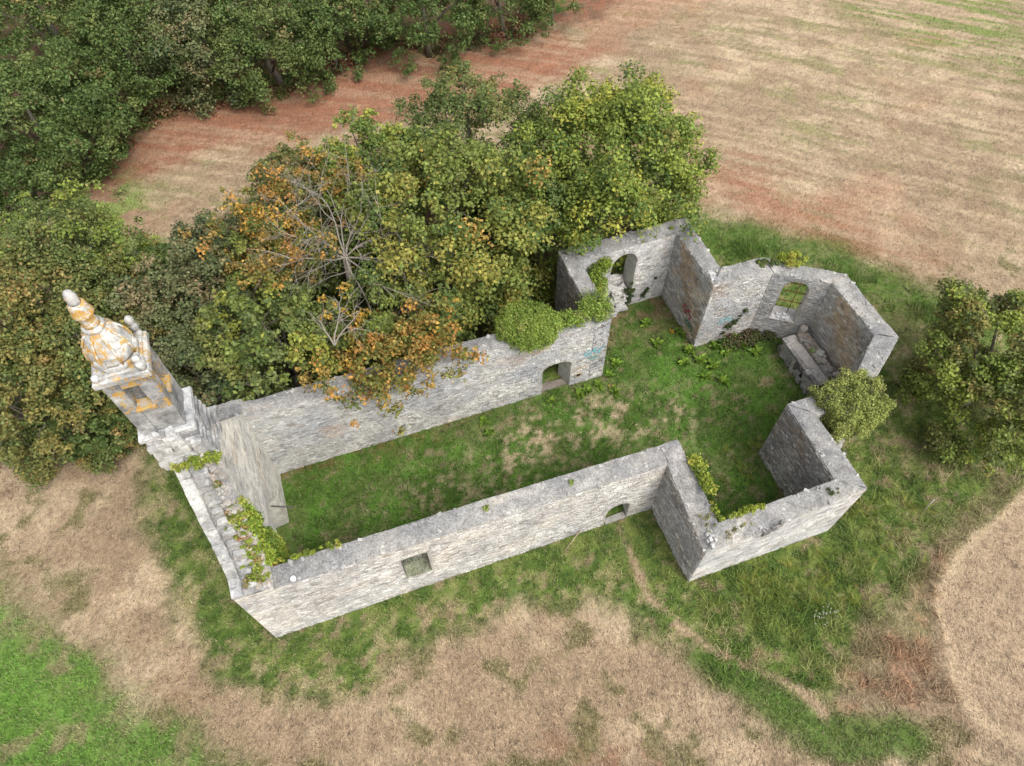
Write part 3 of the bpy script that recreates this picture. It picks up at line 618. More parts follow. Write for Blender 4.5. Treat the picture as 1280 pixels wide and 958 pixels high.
def wallpart(name, oa, ob, ia, ib, zo, zi, holes=(), colo=None, coli=None, seed=1, noise_amp=0.10, parent=ruin, faces='oi', core=(0.40, 0.385, 0.36), corei=None, core_mat=None, stone_kw={}, cap=CAPC, label=None, top_noise=0.05):
    """wall between the plan lines oa-ob (outer) and ia-ib (inner). holes: (outer poly, inner poly) in metres along each line"""
    oa, ob, ia, ib = map(lambda p: np.array(p, float), (oa, ob, ia, ib)); Lo = np.linalg.norm(ob-oa); Li = np.linalg.norm(ib-ia)
    n = max(4, int(max(Lo, Li)/0.14)); S = np.linspace(0, 1, n+1)
    rn = random.Random(seed)
    def nz(s, k): return noise_amp*(n1f(s*max(Lo, Li)*1.3, k, seed)-0.5)*1.6+noise_amp*0.35*(n1f(s*max(Lo, Li)*6, k, seed+9)-0.5)
    ZO = [zo(s)+nz(s, 0.3) for s in S]; ZI = [zi(s)+nz(s, 7.3) for s in S]
    ft = lambda arr: (lambda s: float(np.interp(s, S, arr)))
    mb = MB()
    for side, (a, b, L, Z) in enumerate(((oa, ob, Lo, ZO), (ia, ib, Li, ZI))):
        outl = [(0, -0.3), (L, -0.3)]+[(S[i]*L, Z[i]) for i in range(n, -1, -1)]
        hl = [h[side] for h in holes]
        loops = [[Vector((x, y, 0)) for x, y in lp] for lp in [outl]+hl]
        tris = tessellate_polygon(loops); flat = [p for lp in [outl]+hl for p in lp]
        vs = [(*toW(a+(b-a)*(p[0]/L)), p[1]) for p in flat]
        cc_ = core if side == 0 else (corei or core)
        mb.add(vs, [tuple(t_) for t_ in tris], cc_, 0)
    # reveals of the openings
    for h in holes:
        ho, hi_ = h; k = len(ho); vs = [(*toW(oa+(ob-oa)*(p[0]/Lo)), p[1]) for p in ho]+[(*toW(ia+(ib-ia)*(p[0]/Li)), p[1]) for p in hi_]
        mb.add(vs, [(i, (i+1) % k, k+(i+1) % k, k+i) for i in range(k)], lerpc(core, WHT, 0.4), 0)
    # ends and rough top
    for s, i in ((0, 0), (1, n)):
        p = oa+(ob-oa)*s; q_ = ia+(ib-ia)*s
        mb.add([(*toW(p), -0.3), (*toW(q_), -0.3), (*toW(q_), ZI[i]), (*toW(p), ZO[i])], [(0, 1, 2, 3)], core, 0)
    m_ = 6; vs = []; cs = []
    for i in range(n+1):
        s = S[i]
        for k in range(m_+1):
            f = k/m_; p = (oa+(ob-oa)*s)*(1-f)+(ia+(ib-ia)*s)*f; e = 0 if k in (0, m_) else 1
            z = ZO[i]*(1-f)+ZI[i]*f+e*(0.03+top_noise*(rn.random()-0.5)*1.3+0.10*(n1f(s*Lo*1.1, f*2, seed+33)-0.5))
            jx = np.array([0.0, 0.0]) if e else (ob-oa)/Lo*rn.uniform(-.03, .03)
            vs.append((*toW(p+jx*0), z)); cs.append(lerpc(cap, lerpc(LIME, BRN, rn.random()*0.6), max(0, min(1, (n1f(s*Lo*0.8, f*1.5+5, seed+3)-0.52)*3))*0.7))
    mb.add(vs, [(i*(m_+1)+k, i*(m_+1)+k+1, (i+1)*(m_+1)+k+1, (i+1)*(m_+1)+k) for i in range(n) for k in range(m_)], cs, 1, True)
    o = mb.build(name, [core_mat or M_MORTAR, M_CAP], parent)
    if label: o['label'] = label
    st = MB(); dv = ia-oa; dd = (ob-oa)/Lo; nn = np.array([dd[1], -dd[0]]);
    if nn@dv > 0: nn = -nn
    di_ = (ib-ia)/Li; ni = np.array([di_[1], -di_[0]])
    if ni@dv < 0: ni = -ni
    if 'o' in faces: masonry(st, oa, ob, ft(ZO), [h[0] for h in holes], colo, seed+100, nn, **stone_kw)
    if 'i' in faces: masonry(st, ia, ib, ft(ZI), [h[1] for h in holes], coli or colo, seed+200, ni, **stone_kw)
    # stones and grit bedded in the top and along its edges
    for _ in range(int(Lo*5.5)):
        s = rn.random(); f = rn.choice((rn.uniform(0.02, 0.15), rn.uniform(0.85, 0.98), rn.uniform(0.15, 0.85)))
        p = (oa+(ob-oa)*s)*(1-f)+(ia+(ib-ia)*s)*f; z = float(np.interp(s, S, ZO))*(1-f)+float(np.interp(s, S, ZI))*f
        r = rn.uniform(0.04, 0.11); a_ = rn.random()*3.14; q_ = toW(p)
        st.box((q_[0], q_[1], z+0.01), (r*math.cos(a_), r*math.sin(a_), 0), (-r*.6*math.sin(a_), r*.6*math.cos(a_), 0), (0, 0, r*0.35+0.015), lerpc(CAPC, LIME, rn.random()*0.9), 0.35, 0.01)
    st.build('masonry', M_STONE, o, kind='stuff')
    return o
def pal_col(base, var=0.16, spots=(), seed=0):
    """stone colours: base with large patches of other tones. spots: (colour, threshold, strength)"""
    def f(s, z, rn):
        c = lerpc(base, (0.30, 0.295, 0.285), 0.45*max(0, min(1, (n1f(s*0.9, z*1.6, seed+71)-0.5)*6)))
        for k, (c2, th, st) in enumerate(spots):
            n = n1f(s*0.55+k*7.7, z*0.8+seed, seed+k*13); c = lerpc(c, c2, max(0, min(1, (n-th)*5))*st)
        if rn.random() < 0.05: c = lerpc(c, DRKS, 0.75*rn.random())
        if rn.random() < 0.12: c = lerpc(c, WHT, 0.6)
        if rn.random() < 0.07: c = lerpc(c, BRN, 0.4)
        m_ = 1+rn.uniform(-var, var); return tuple(min(0.75, x*m_) for x in c)
    return f
def arch(s0, s1, zb, zs, za, n=8):
    """door or window outline: sill zb, springing zs, crown za"""
    p = [(s0, zb), (s1, zb), (s1, zs)]; c = (s0+s1)/2; r = (s1-s0)/2
    for k in range(1, n): t_ = math.pi*k/n; p.append((c+r*math.cos(t_), zs+(za-zs)*math.sin(t_)))
    p.append((s0, zs)); return p
def const(v): return lambda s: v

# plan (metres): nave u 0..17, transepts u 17..23.9, choir to 29.3
S_LOOK = pal_col(LIME, 0.14, ((WHT, 0.55, 0.6), (BUFF, 0.52, 0.7), (BRN, 0.64, 0.3)), 3)
N_LOOK = pal_col(LIME, 0.10, ((BLUE, 0.46, 0.75), (WHT, 0.6, 0.5), ((0.5, 0.34, 0.22), 0.66, 0.6)), 8)
D_LOOK = pal_col((0.33, 0.315, 0.295), 0.22, ((LIME, 0.55, 0.45), (BRN, 0.5, 0.6), (BLUE, 0.62, 0.5)), 12)
G_LOOK = pal_col((0.39, 0.38, 0.36), 0.2, ((BLUE, 0.5, 0.6), (DRKS, 0.55, 0.5), (WHT, 0.63, 0.4)), 15)
R_LOOK = pal_col((0.45, 0.44, 0.425), 0.2, ((BRN, 0.50, 0.6), (BLUE, 0.55, 0.8), ((0.46, 0.32, 0.19), 0.55, 0.8)), 19)
P_LOOK = pal_col((0.54, 0.53, 0.52), 0.10, ((WHT, 0.5, 0.5), (BLUE, 0.58, 0.6), (BRN, 0.66, 0.4)), 25)

def end_face(parent, a, b, out, top, col, seed):
    mb = MB(); masonry(mb, a, b, const(top), [], col, seed, np.array(out)); mb.build('end_masonry', M_STONE, parent, kind='stuff')
nS = wallpart('nave_wall', (1.35, 0), (17.0, 0), (1.35, 0.85), (17.0, 0.85), interp([(0, 4.95), (0.3, 4.75), (0.6, 4.45), (1, 4.3)]), interp([(0, 4.95), (0.5, 4.75), (1, 4.4)]),
     holes=[(arch(5.8-1.35, 6.85-1.35, 1.55, 3.55, 3.68), arch(5.6-1.35, 7.05-1.35, 1.4, 3.6, 3.75)), (arch(14.65-1.35, 15.72-1.35, -0.1, 1.25, 1.85), arch(14.45-1.35, 15.9-1.35, -0.1, 1.4, 2.05))],
     colo=S_LOOK, seed=11, label='nave wall facing the camera with a blocked window and a low arched doorway')
wallpart('nave_wall', (1.35, 8.3), (17.0, 8.3), (1.35, 7.45), (17.0, 7.45), interp([(0, 5.0), (0.5, 4.9), (1, 4.6)]), interp([(0, 5.1), (0.3, 4.9), (0.7, 4.8), (1, 4.55)]),
     holes=[(arch(14.7-1.35, 15.7-1.35, -0.1, 1.6, 2.0), arch(14.5-1.35, 15.98-1.35, -0.1, 1.95, 2.33))], colo=S_LOOK, coli=N_LOOK, seed=21, core=(0.44, 0.43, 0.41), label='nave wall on the tree side with a blue grey weathered inner face and a doorway')
wallpart('transept_wall', (17.0, -3.6), (17.0, 0.85), (17.85, -2.8), (17.85, 0.85), interp([(0, 3.3), (0.3, 3.6), (0.8, 4.3), (1, 4.4)]), interp([(0, 3.9), (0.5, 4.2), (1, 4.4)]), colo=G_LOOK, coli=D_LOOK, seed=31, core=(0.3, 0.29, 0.27), stone_kw=dict(miss=0.1, prot=(0.01, 0.055)), noise_amp=0.2)
wallpart('transept_wall', (17.0, -3.6), (23.9, -3.6), (17.85, -2.8), (23.0, -2.8), interp([(0, 3.3), (0.35, 3.45), (0.55, 3.85), (0.8, 4.15), (1, 4.3)]), interp([(0, 3.95), (0.5, 4.15), (1, 4.2)]), colo=P_LOOK, coli=D_LOOK, seed=41, core=(0.48, 0.475, 0.46), stone_kw=dict(prot=(0.003, 0.014), hc=(0.12, 0.24), ls=(0.2, 0.6)), noise_amp=0.16)
wallpart('transept_wall', (23.9, -3.6), (23.9, 0.0), (23.0, -2.8), (23.0, 0.85), interp([(0, 4.3), (1, 4.3)]), interp([(0, 4.15), (1, 4.35)]), colo=S_LOOK, coli=D_LOOK, seed=51, core=(0.27, 0.25, 0.23), stone_kw=dict(miss=0.1, prot=(0.01, 0.05)))
wallpart('transept_wall', (17.0, 12.1), (17.0, 7.45), (17.8, 11.25), (17.8, 7.45), const(4.7), const(4.65), colo=D_LOOK, coli=N_LOOK, seed=61, core=(0.27, 0.25, 0.23))
wallpart('transept_wall', (17.0, 12.1), (23.9, 12.1), (17.8, 11.25), (23.0, 11.25), const(4.7), interp([(0, 4.6), (1, 4.65)]),
     holes=[(arch(19.75-17.0, 20.85-17.0, 0.9, 3.3, 4.0), arch(19.6-17.8, 21.0-17.8, -0.1, 3.4, 4.2))], colo=G_LOOK, coli=P_LOOK, seed=71, core=(0.46, 0.45, 0.43))
wallpart('transept_wall', (23.9, 12.1), (23.9, 8.4), (23.0, 11.25), (23.0, 7.5), const(4.7), interp([(0, 4.65), (0.6, 4.75), (1, 4.8)]), colo=S_LOOK, coli=R_LOOK, seed=81, core=(0.34, 0.31, 0.28), stone_kw=dict(miss=0.08, prot=(0.006, 0.04)))
wallpart('choir_wall', (23.9, 8.4), (26.2, 8.4), (23.0, 7.5), (26.2, 7.45), interp([(0, 4.75), (1, 4.65)]), interp([(0, 4.8), (1, 4.55)]), colo=S_LOOK, coli=pal_col((0.43, 0.42, 0.41), 0.12, ((BLUE, 0.5, 0.6), (BRN, 0.6, 0.7)), 31), seed=91, core=(0.44, 0.42, 0.39))
wallpart('choir_wall', (26.2, 8.4), (29.35, 6.15), (26.2, 7.45), (28.42, 5.88), const(4.6), const(4.55),
     holes=[(arch(1.35, 2.55, 1.5, 3.3, 3.95), arch(0.72, 1.95, 1.35, 3.65, 4.25))], colo=S_LOOK, coli=pal_col((0.38, 0.375, 0.37), 0.14, ((BLUE, 0.45, 0.6), (BRN, 0.62, 0.5)), 35), seed=101, core=(0.40, 0.38, 0.36))
wallpart('choir_wall', (29.35, 6.15), (29.35, 2.1), (28.42, 5.88), (28.42, 2.6), const(4.6), const(4.6), colo=S_LOOK, coli=R_LOOK, seed=111, core=(0.38, 0.33, 0.28), stone_kw=dict(prot=(0.004, 0.03)))
wallpart('choir_wall', (29.35, 2.1), (26.2, 0.0), (28.42, 2.6), (26.2, 0.85), interp([(0, 4.6), (1, 4.35)]), interp([(0, 4.6), (1, 4.35)]), colo=G_LOOK, coli=D_LOOK, seed=121)
wallpart('choir_wall', (23.9, 0.0), (26.2, 0.0), (23.0, 0.85), (26.2, 0.85), const(4.3), const(4.35), colo=G_LOOK, coli=D_LOOK, seed=131)
end_face([o for o in C.objects if o.name.startswith('transept_wall')][3], (17.0, 7.45), (17.8, 7.45), (0, -1.0), 4.6, N_LOOK, 77)
# little buttress outside the choir, partly under the ivy bush
mb = MB()
for k, (zc_, hh) in enumerate(((0.6, 0.62), (1.75, 0.55), (2.65, 0.42), (3.2, 0.2))):
    c = W(25.2, -0.45, zc_); mb.box(c, np.append(UD*0.32, 0), np.append(VD*(0.5-k*0.06), 0), (0, 0, hh), lerpc(LIME, DRKS, 0.3*(k % 2)), 0.1, 0.02)
o = mb.build('buttress', M_STONE, ruin)

# --- facade with its gable
FP = [(0.0, 5.10), (0.75, 5.25), (1.15, 5.8), (2.2, 7.85), (3.3, 9.8), (4.3, 9.7), (4.9, 8.85), (6.0, 7.35), (7.5, 5.35), (8.4, 5.1)]
fz = interp([(v/8.4, z) for v, z in FP])
fd = [(4.88, -0.1), (4.88, 2.3), (4.72, 2.95), (4.3, 3.5), (3.85, 3.6), (3.4, 3.2), (3.05, 2.5), (2.8, 1.7), (2.8, -0.1)]
fd = [fd[0]]+fd[1:]; fdi = fd; fdo = [(3.84+(x-3.84)*0.8, z*0.92 if z > 0 else z) for x, z in fd]
FAC_I = pal_col((0.68, 0.65, 0.59), 0.035, (((0.56, 0.54, 0.50), 0.5, 0.6), ((0.60, 0.48, 0.36), 0.66, 0.5)), 41)
fac = wallpart('facade_wall', (0, 0), (0, 8.4), (1.35, 0), (1.35, 8.4), fz, fz, holes=[(fdo[::-1], fdi[::-1])], colo=S_LOOK, coli=FAC_I, seed=141, core=(0.62, 0.59, 0.53), core_mat=M_PALE, noise_amp=0.03, stone_kw=dict(hc=(0.13, 0.22), ls=(0.18, 0.45), prot=(0.002, 0.008), miss=0.0), top_noise=0.09, label='tall gabled facade wall with an arched doorway and stepped coping')
mb = MB()  # south end of the facade, flush courses
masonry(mb, (0, 0), (1.35, 0), const(5.05), [], S_LOOK, 5, np.array([0, -1.0])); mb.build('end_masonry', M_STONE, fac, kind='stuff')
rnd = random.Random(3)
def shade(c, a, b):
    k = rnd.uniform(a, b); return tuple(x*k for x in c)
def gz(v): return float(np.interp(v, [p[0] for p in FP], [p[1] for p in FP]))
def sloped(mb, u0, u1, v0, v1, lift, thick, col, over=0.0, flat=False, jit=0.015):
    za, zb = gz(v0), gz(v1)
    if flat: za = zb = max(za, zb)-0.02
    a = np.array(W(u0-over, v0, za)); b_ = np.array(W(u0-over, v1, zb)); c = np.array(W(u1, v1, zb)); d = np.array(W(u1, v0, za))
    ce = (a+b_+c+d)/4; sx = (d-a)/2; sy = (b_-a)/2; nn = np.cross(sx, sy); nn /= np.linalg.norm(nn)
    if nn[2] < 0: nn = -nn
    mb.box(ce+nn*(lift-thick/2), sx*0.985, sy*0.975, nn*thick/2, col, 0.08, jit)
v = 0.05                       # narrow coping on the outer edge, one stone after another
while v < 3.3:
    l = rnd.uniform(0.30, 0.5); l = l*0.6 if v > 1 else l; v1 = min(v+l, 3.3); mb = MB()
    sloped(mb, 0.0, 0.36, v, v1, 0.14, 0.3, shade((0.50, 0.50, 0.49), 0.85, 1.1), over=0.06); mb.build('coping_stone', M_TURRET2, fac); v = v1
v = 5.0
while v < 8.3:
    l = rnd.uniform(0.3, 0.5); v1 = min(v+l, 8.35); mb = MB()
    sloped(mb, 0.0, 0.36, v, v1, 0.14, 0.3, (0.48, 0.48, 0.47), over=0.06); mb.build('coping_stone', M_TURRET2, fac); v = v1
v = 0.25                       # worn steps behind the coping
while v < 3.25:
    l = rnd.uniform(0.17, 0.24); v1 = v+l; mb = MB(); wdt = rnd.uniform(0.34, 0.46)
    sloped(mb, 0.44, 0.44+wdt, v, v1-0.02, 0.06+rnd.uniform(-.03, .05), 0.26, shade((0.45, 0.45, 0.44), 0.75, 1.2), flat=True, jit=0.025); mb.build('step_stone', M_TURRET2, fac); v = v1
mb = MB()                      # loose rubble band on the inner half
for _ in range(150):
    u = rnd.uniform(0.86, 1.33); v = rnd.uniform(0.1, 3.25); r = rnd.uniform(0.04, 0.12); a_ = rnd.random()*3
    mb.box(W(u, v, gz(v)+0.04), (r*math.cos(a_), r*math.sin(a_), 0), (-r*.7*math.sin(a_), r*.7*math.cos(a_), 0), (0, 0, r*.5), lerpc(LIME, BRN, rnd.random()*0.6), 0.3, 0.015)
mb.build('rubble', M_STONE, fac, kind='stuff')
# iron tie bar across the doorway jamb
mb = MB(); mb.tube([W(0.9, 4.95, 2.0), W(1.5, 4.7, 1.95), W(2.0, 4.5, 1.95)], [0.035, 0.035, 0.03], 7, (0.10, 0.10, 0.10)); mb.build('iron_bar', M_IRON, fac)

# --- bell turret (one part; its pieces are sub-parts)
TU, TV = 0.40, 4.10
tur = empty('bell_turret', W(TU, TV, 9.6)); tur.parent = ruin; tur.matrix_parent_inverse = Matrix.Translation(-ruin.location)
tur['label'] = 'bell turret with a dome and finial blotched with orange lichen'
TC = (0.56, 0.56, 0.545); TG = (0.36, 0.36, 0.355)
def tblock(mb, uc, vc, z0, z1, hu, hv, col, bev=0.04, jit=0.012):
    mb.box(W(uc, vc, (z0+z1)/2), np.append(UD*hu, 0), np.append(VD*hv, 0), (0, 0, (z1-z0)/2), col, bev, jit)
def tpart(name, mb, mat=M_TURRET): return mb.build(name, mat, tur)
z = 9.2
for k in range(6):             # rough footing courses of the turret on the gable, laid block by block
    hh = 0.305; hu = 0.88-0.025*k; hv = 0.80-0.012*k
    for a_ in (-1, 0, 1):
        for b_ in (-1, 0, 1):
            if a_ == 0 and b_ == 0: continue
            j = rnd.uniform(-0.03, 0.05); mb = MB(); o_ = 0.10*hu*((k % 2)*2-1)*(1 if b_ else 0)
            tblock(mb, TU+0.08-0.01*k+a_*hu*0.667+(o_ if a_ == 0 else 0)+a_*j, TV+b_*hv*0.667+b_*j, z-(0.5 if k == 0 and b_ > 0 else 0), z+hh-0.008, hu*0.34, hv*0.34, shade((0.46, 0.46, 0.455), 0.75, 1.25), 0.10, 0.022); tpart('footing_stone', mb, M_TURRET2)
    mb = MB(); tblock(mb, TU+0.08, TV, z, z+hh, hu*0.8, hv*0.8, (0.40, 0.39, 0.38), 0.01); tpart('footing_core', mb, M_TURRET2); z += hh
mb = MB(); tblock(mb, TU, TV, 11.04, 11.22, 0.84, 0.80, (0.66, 0.66, 0.65), 0.05, 0.03); tpart('lower_cornice', mb, M_TURRET2)
for k in range(9):            # broken lumps round the lower cornice
    mb = MB(); a_ = rnd.uniform(-2.2, 1.2); du, dv = math.cos(a_), math.sin(a_); s_ = 0.74/max(abs(du), abs(dv)); r = rnd.uniform(0.08, 0.17)
    tblock(mb, TU+du*s_, TV+dv*s_, 10.9+rnd.uniform(-.9, .25), 11.15+rnd.uniform(-.6, .2), r, r, (0.64, 0.64, 0.63), 0.2, 0.05)
    if mb.v: tpart('stone', mb, M_TURRET2)
# belfry: four corner piers, sill and lintel round a dark opening on each side
for su in (-1, 1):
    for sv in (-1, 1):
        zz_ = 11.22
        for k in range(5):
            mb = MB(); hh = 0.55; tblock(mb, TU+su*0.43, TV+sv*0.43, zz_, zz_+hh-0.012, 0.205+0.01*(k % 2), 0.205+0.01*((k+1) % 2), shade(TG, 0.8, 1.25), 0.03, 0.008); tpart('pier_stone', mb, M_TURRET if k > 1 else M_TURRET2); zz_ += hh
for (du, dv) in ((0, -1), (1, 0), (0, 1), (-1, 0)):
    hu, hv = (0.24, 0.17) if du == 0 else (0.17, 0.24)
    for (za, zb, nm) in ((11.22, 12.5, 'dado'), (13.55, 13.97, 'lintel')):
        mb = MB(); tblock(mb, TU+du*0.43, TV+dv*0.43, za, zb, hu, hv, TG, 0.04); tpart(nm, mb, M_LICH if nm == 'lintel' else M_TURRET2)
    mb = MB(); tblock(mb, TU+du*0.52, TV+dv*0.52, 12.5, 12.62, hu*1.1+0.02, hv*1.1+0.02, (0.40, 0.39, 0.37), 0.08); tpart('sill', mb, M_LICH)
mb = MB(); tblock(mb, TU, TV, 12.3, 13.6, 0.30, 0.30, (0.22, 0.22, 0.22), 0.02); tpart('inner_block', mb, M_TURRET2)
mb = MB(); tblock(mb, TU, TV, 13.97, 14.20, 0.75, 0.75, TC, 0.05, 0.008); tpart('upper_cornice', mb)
mb = MB(); tblock(mb, TU, TV, 14.20, 14.30, 0.66, 0.66, TC, 0.05, 0.008); tpart('cornice_step', mb)
cx_, cy_ = W(TU, TV)[:2]
rings = [('dome_base', [(0.62, 14.30), (0.66, 14.36), (0.66, 14.46), (0.60, 14.50)]),
         ('dome', [(0.58, 14.50), (0.60, 14.60), (0.60, 14.82), (0.56, 15.0), (0.49, 15.18), (0.40, 15.34), (0.32, 15.46), (0.27, 15.55)]),
         ('dome_collar', [(0.27, 15.55), (0.30, 15.58), (0.29, 15.66), (0.25, 15.69)]),
         ('lantern_neck', [(0.225, 15.69), (0.195, 15.78), (0.185, 15.98), (0.20, 16.05)]),
         ('lantern_cap', [(0.20, 16.05), (0.275, 16.11), (0.275, 16.18), (0.235, 16.24), (0.235, 16.38), (0.215, 16.48), (0.17, 16.54)]),
         ('finial', [(0.17, 16.54), (0.145, 16.64), (0.15, 16.72), (0.135, 16.80), (0.11, 16.84), (0.105, 16.90), (0.06, 16.95), (0.015, 16.97)])]
for nm, prof in rings:
    mb = MB(); mb.lathe((cx_, cy_, 0), prof, 8 if nm == 'dome_base' else 20, TC, AN+math.pi/8, smooth=nm != 'dome_base')
    mb.v = [(x+rnd.uniform(-.008, .008), y+rnd.uniform(-.008, .008), z_+rnd.uniform(-.008, .008)) for x, y, z_ in mb.v]; tpart(nm, mb, M_LICH if nm in ('lantern_neck', 'lantern_cap') else M_TURRET)
for k in range(8):             # ribs and lifted shell stones on the dome
    t_ = AN+math.pi/8+k*math.pi/4; mb = MB()
    mb.tube([(cx_+r*math.cos(t_), cy_+r*math.sin(t_), z) for r, z in ((0.60, 14.5), (0.625, 14.8), (0.585, 15.02), (0.50, 15.22), (0.40, 15.38), (0.27, 15.5))], [0.035]*6, 5, (0.58, 0.58, 0.56)); tpart('dome_rib', mb, M_LICH)
for k in range(9):
    t_ = k*0.71+0.3; z = 14.62+0.2*(k % 3)+0.05; r = 0.60-0.05*(k % 3); mb = MB()
    ctr_ = np.array((cx_+r*math.cos(t_), cy_+r*math.sin(t_), z)); tn = np.array((-math.sin(t_), math.cos(t_), 0)); on = np.array((math.cos(t_), math.sin(t_), 0.35+0.3*(k % 3))); on /= np.linalg.norm(on)
    mb.box(ctr_, tn*0.16, np.cross(on, tn)*0.08, on*0.035, TC, 0.25, 0.01); tpart('shell_stone', mb)
for su, sv in ((-1, -1), (1, -1), (1, 1), (-1, 1)):
    x_, y_ = W(TU+su*0.60, TV+sv*0.60)[:2]; mb = MB()
    if (su, sv) == (1, 1): pr = [(0.10, 0), (0.10, 0.16), (0.055, 0.2), (0.10, 0.28), (0.125, 0.38), (0.10, 0.48), (0.06, 0.52), (0.105, 0.60), (0.12, 0.70), (0.08, 0.79), (0.01, 0.82)]
    elif (su, sv) == (1, -1): pr = [(0.12, 0), (0.10, 0.07), (0.15, 0.17), (0.14, 0.28), (0.06, 0.34), (0.11, 0.42), (0.07, 0.5), (0.01, 0.52)]
    else: pr = [(0.12, 0), (0.11, 0.10), (0.08, 0.16), (0.01, 0.18)]
    mb.lathe((x_, y_, 14.20), pr, 12, (0.56, 0.56, 0.55)); tpart('pinnacle', mb, M_TURRET2)

# --- small things built into the walls
def child(mb, name, mat, parent, label=None, kind=None):
    o = mb.build(name, mat, parent, kind);
    if label: o['label'] = label
    return o
walls = [o for o in C.objects if o.name.startswith(('nave_wall', 'transept_wall', 'choir_wall'))]
NAVE_S, NAVE_N = walls[0], walls[1]; T_SW, T_SS, T_SE, T_NW, T_NN, T_NE = walls[2:8]; C_N, C_NE = walls[8], walls[9]
mb = MB()                      # blocked window: sloping mossy sill and infill stones
for i in range(5):
    for j in range(7):
        zz_ = 1.75+j*0.27; mb.box(W(5.9+i*0.21, 0.55-0.0*j, zz_), np.append(UD*0.1, 0), (0, 0, 0.125), np.append(-VD*0.05, 0), lerpc((0.09, 0.11, 0.05), (0.26, 0.26, 0.24), rnd.random()), 0.15, 0.015)
child(mb, 'window_blocking', M_ALTAR, NAVE_S, kind='stuff')
mb = MB(); mb.add([W(5.8, 0.0, 1.56), W(6.85, 0.0, 1.56), W(6.85, 0.5, 1.85), W(5.8, 0.5, 1.85)], [(0, 1, 2, 3)], (0.17, 0.18, 0.12)); child(mb, 'sill', M_ALTAR, NAVE_S)
mb = MB(); mb.box(W(15.2, 0.1, 0.06), np.append(UD*0.50, 0), np.append(VD*0.14, 0), (0, 0, 0.06), (0.33, 0.32, 0.29), 0.1, 0.02); child(mb, 'threshold', M_STONE, NAVE_S)
mb = MB(); mb.box(W(15.2, 7.75, 0.03), np.append(UD*0.66, 0), np.append(VD*0.2, 0), (0, 0, 0.06), (0.22, 0.19, 0.16), 0.1, 0.02); child(mb, 'threshold', M_STONE, NAVE_N)
def voussoirs(side_v, out, s0, s1, zs, za, n, parent, depth_=0.2):
    c = (s0+s1)/2; r = (s1-s0)/2
    for k in range(n):
        t_ = math.pi*(k+0.5)/n; mb = MB(); rr = 1.0
        p = np.array(W(c+(r+0.11)*math.cos(t_), side_v, zs+(za-zs+0.11)*math.sin(t_))); rad = np.append(UD*math.cos(t_), math.sin(t_)); tn = np.append(-UD*math.sin(t_), math.cos(t_))
        mb.box(p, tn*(math.pi*(r+0.1)/n/2*0.93), rad*0.11, np.append(out*VD*0.045, 0), shade((0.54, 0.52, 0.49), 0.9, 1.1), 0.1, 0.006); child(mb, 'arch_stone', M_STONE, parent)
voussoirs(0.0, -1, 14.65, 15.72, 1.25, 1.85, 9, NAVE_S); voussoirs(7.45, -1, 14.5, 15.98, 1.95, 2.33, 9, NAVE_N); voussoirs(11.25, -1, 19.6, 21.0, 3.4, 4.2, 11, T_NN)
# round drain hole beside the north doorway
mb = MB(); p0 = np.array(W(16.4, 7.41, 0.8)); vs = []; n_ = 14
for rr, dd in ((0.17, 0), (0.17, 0.04), (0.10, 0.04)):
    for k in range(n_): t_ = 2*math.pi*k/n_; vs.append(p0+np.append(UD*rr*1.2*math.cos(t_)-VD*dd, rr*math.sin(t_)))
mb.add(vs, [(i*n_+k, i*n_+(k+1) % n_, (i+1)*n_+(k+1) % n_, (i+1)*n_+k) for i in range(2) for k in range(n_)], (0.42, 0.34, 0.24)); child(mb, 'drain_ring', M_STONE, NAVE_N)
mb = MB(); mb.add([p0+np.append(UD*0.12*math.cos(t_)-VD*0.02, 0.10*math.sin(t_)) for t_ in np.linspace(0, 2*math.pi, 13)[:-1]], [tuple(range(12))], (0.012, 0.01, 0.01)); child(mb, 'drain_shade', M_IRON, NAVE_N)  # flat near-black disc: its colour stands for the shade inside the pipe
# iron grille in the barred window
mb_ = None
pa = np.array((26.2, 7.45)); pd = (np.array((28.42, 5.88))-pa); pl = np.linalg.norm(pd); pd /= pl; pn = np.array((-pd[1], pd[0]))
def gp(s, z, off=0.35): q_ = pa+pd*(s+0.16)+pn*off*1.0; return (*toW(q_), z)
for a_, b_ in (((1.34, 1.5), (1.34, 4.2)), ((0.75, 2.45), (1.95, 2.45)), ((0.75, 3.15), (1.95, 3.15)), ((0.9, 3.75), (1.85, 3.75))):
    mb = MB(); mb.tube([gp(*a_), gp(*b_)], [0.022, 0.022], 6, (0.20, 0.07, 0.04)); child(mb, 'grille_bar', M_IRON, C_NE)
# graffiti: loops of flat sprayed paint just proud of the plaster
def scribble(org, du, letters, size, col, parent, seed, out, wd=0.05, label='faded sprayed scribble'):
    rs = random.Random(seed); mb = MB(); o3 = np.array(org); out = np.array(out)
    for L_ in range(letters):
        k = 7; ph = rs.random()*6; pts = []
        for i in range(k): t_ = i/(k-1); pts.append(o3+du*(L_*size*0.75+size*0.45*math.sin(ph+t_*5.5)*0.8)+np.array((0, 0, size*(0.5-t_)*1.5+0.1*size*math.cos(ph*2+t_*7)))+out*0.05)
        for i in range(k-1):
            a_, b_ = pts[i], pts[i+1]; d_ = b_-a_; n_ = np.cross(d_, out); n_ = n_/(np.linalg.norm(n_)+1e-6)*wd
            mb.add([a_-n_, b_-n_, b_+n_, a_+n_], [(0, 1, 2, 3)], col)
    return child(mb, 'graffiti', M_PAINT, parent, label)
ud3 = np.append(UD, 0); vd3 = np.append(VD, 0)
scribble(W(16.75, 7.45, 2.45), ud3, 4, 0.32, (0.25, 0.52, 0.58), NAVE_N, 4, -vd3, label='faded turquoise sprayed scribble')
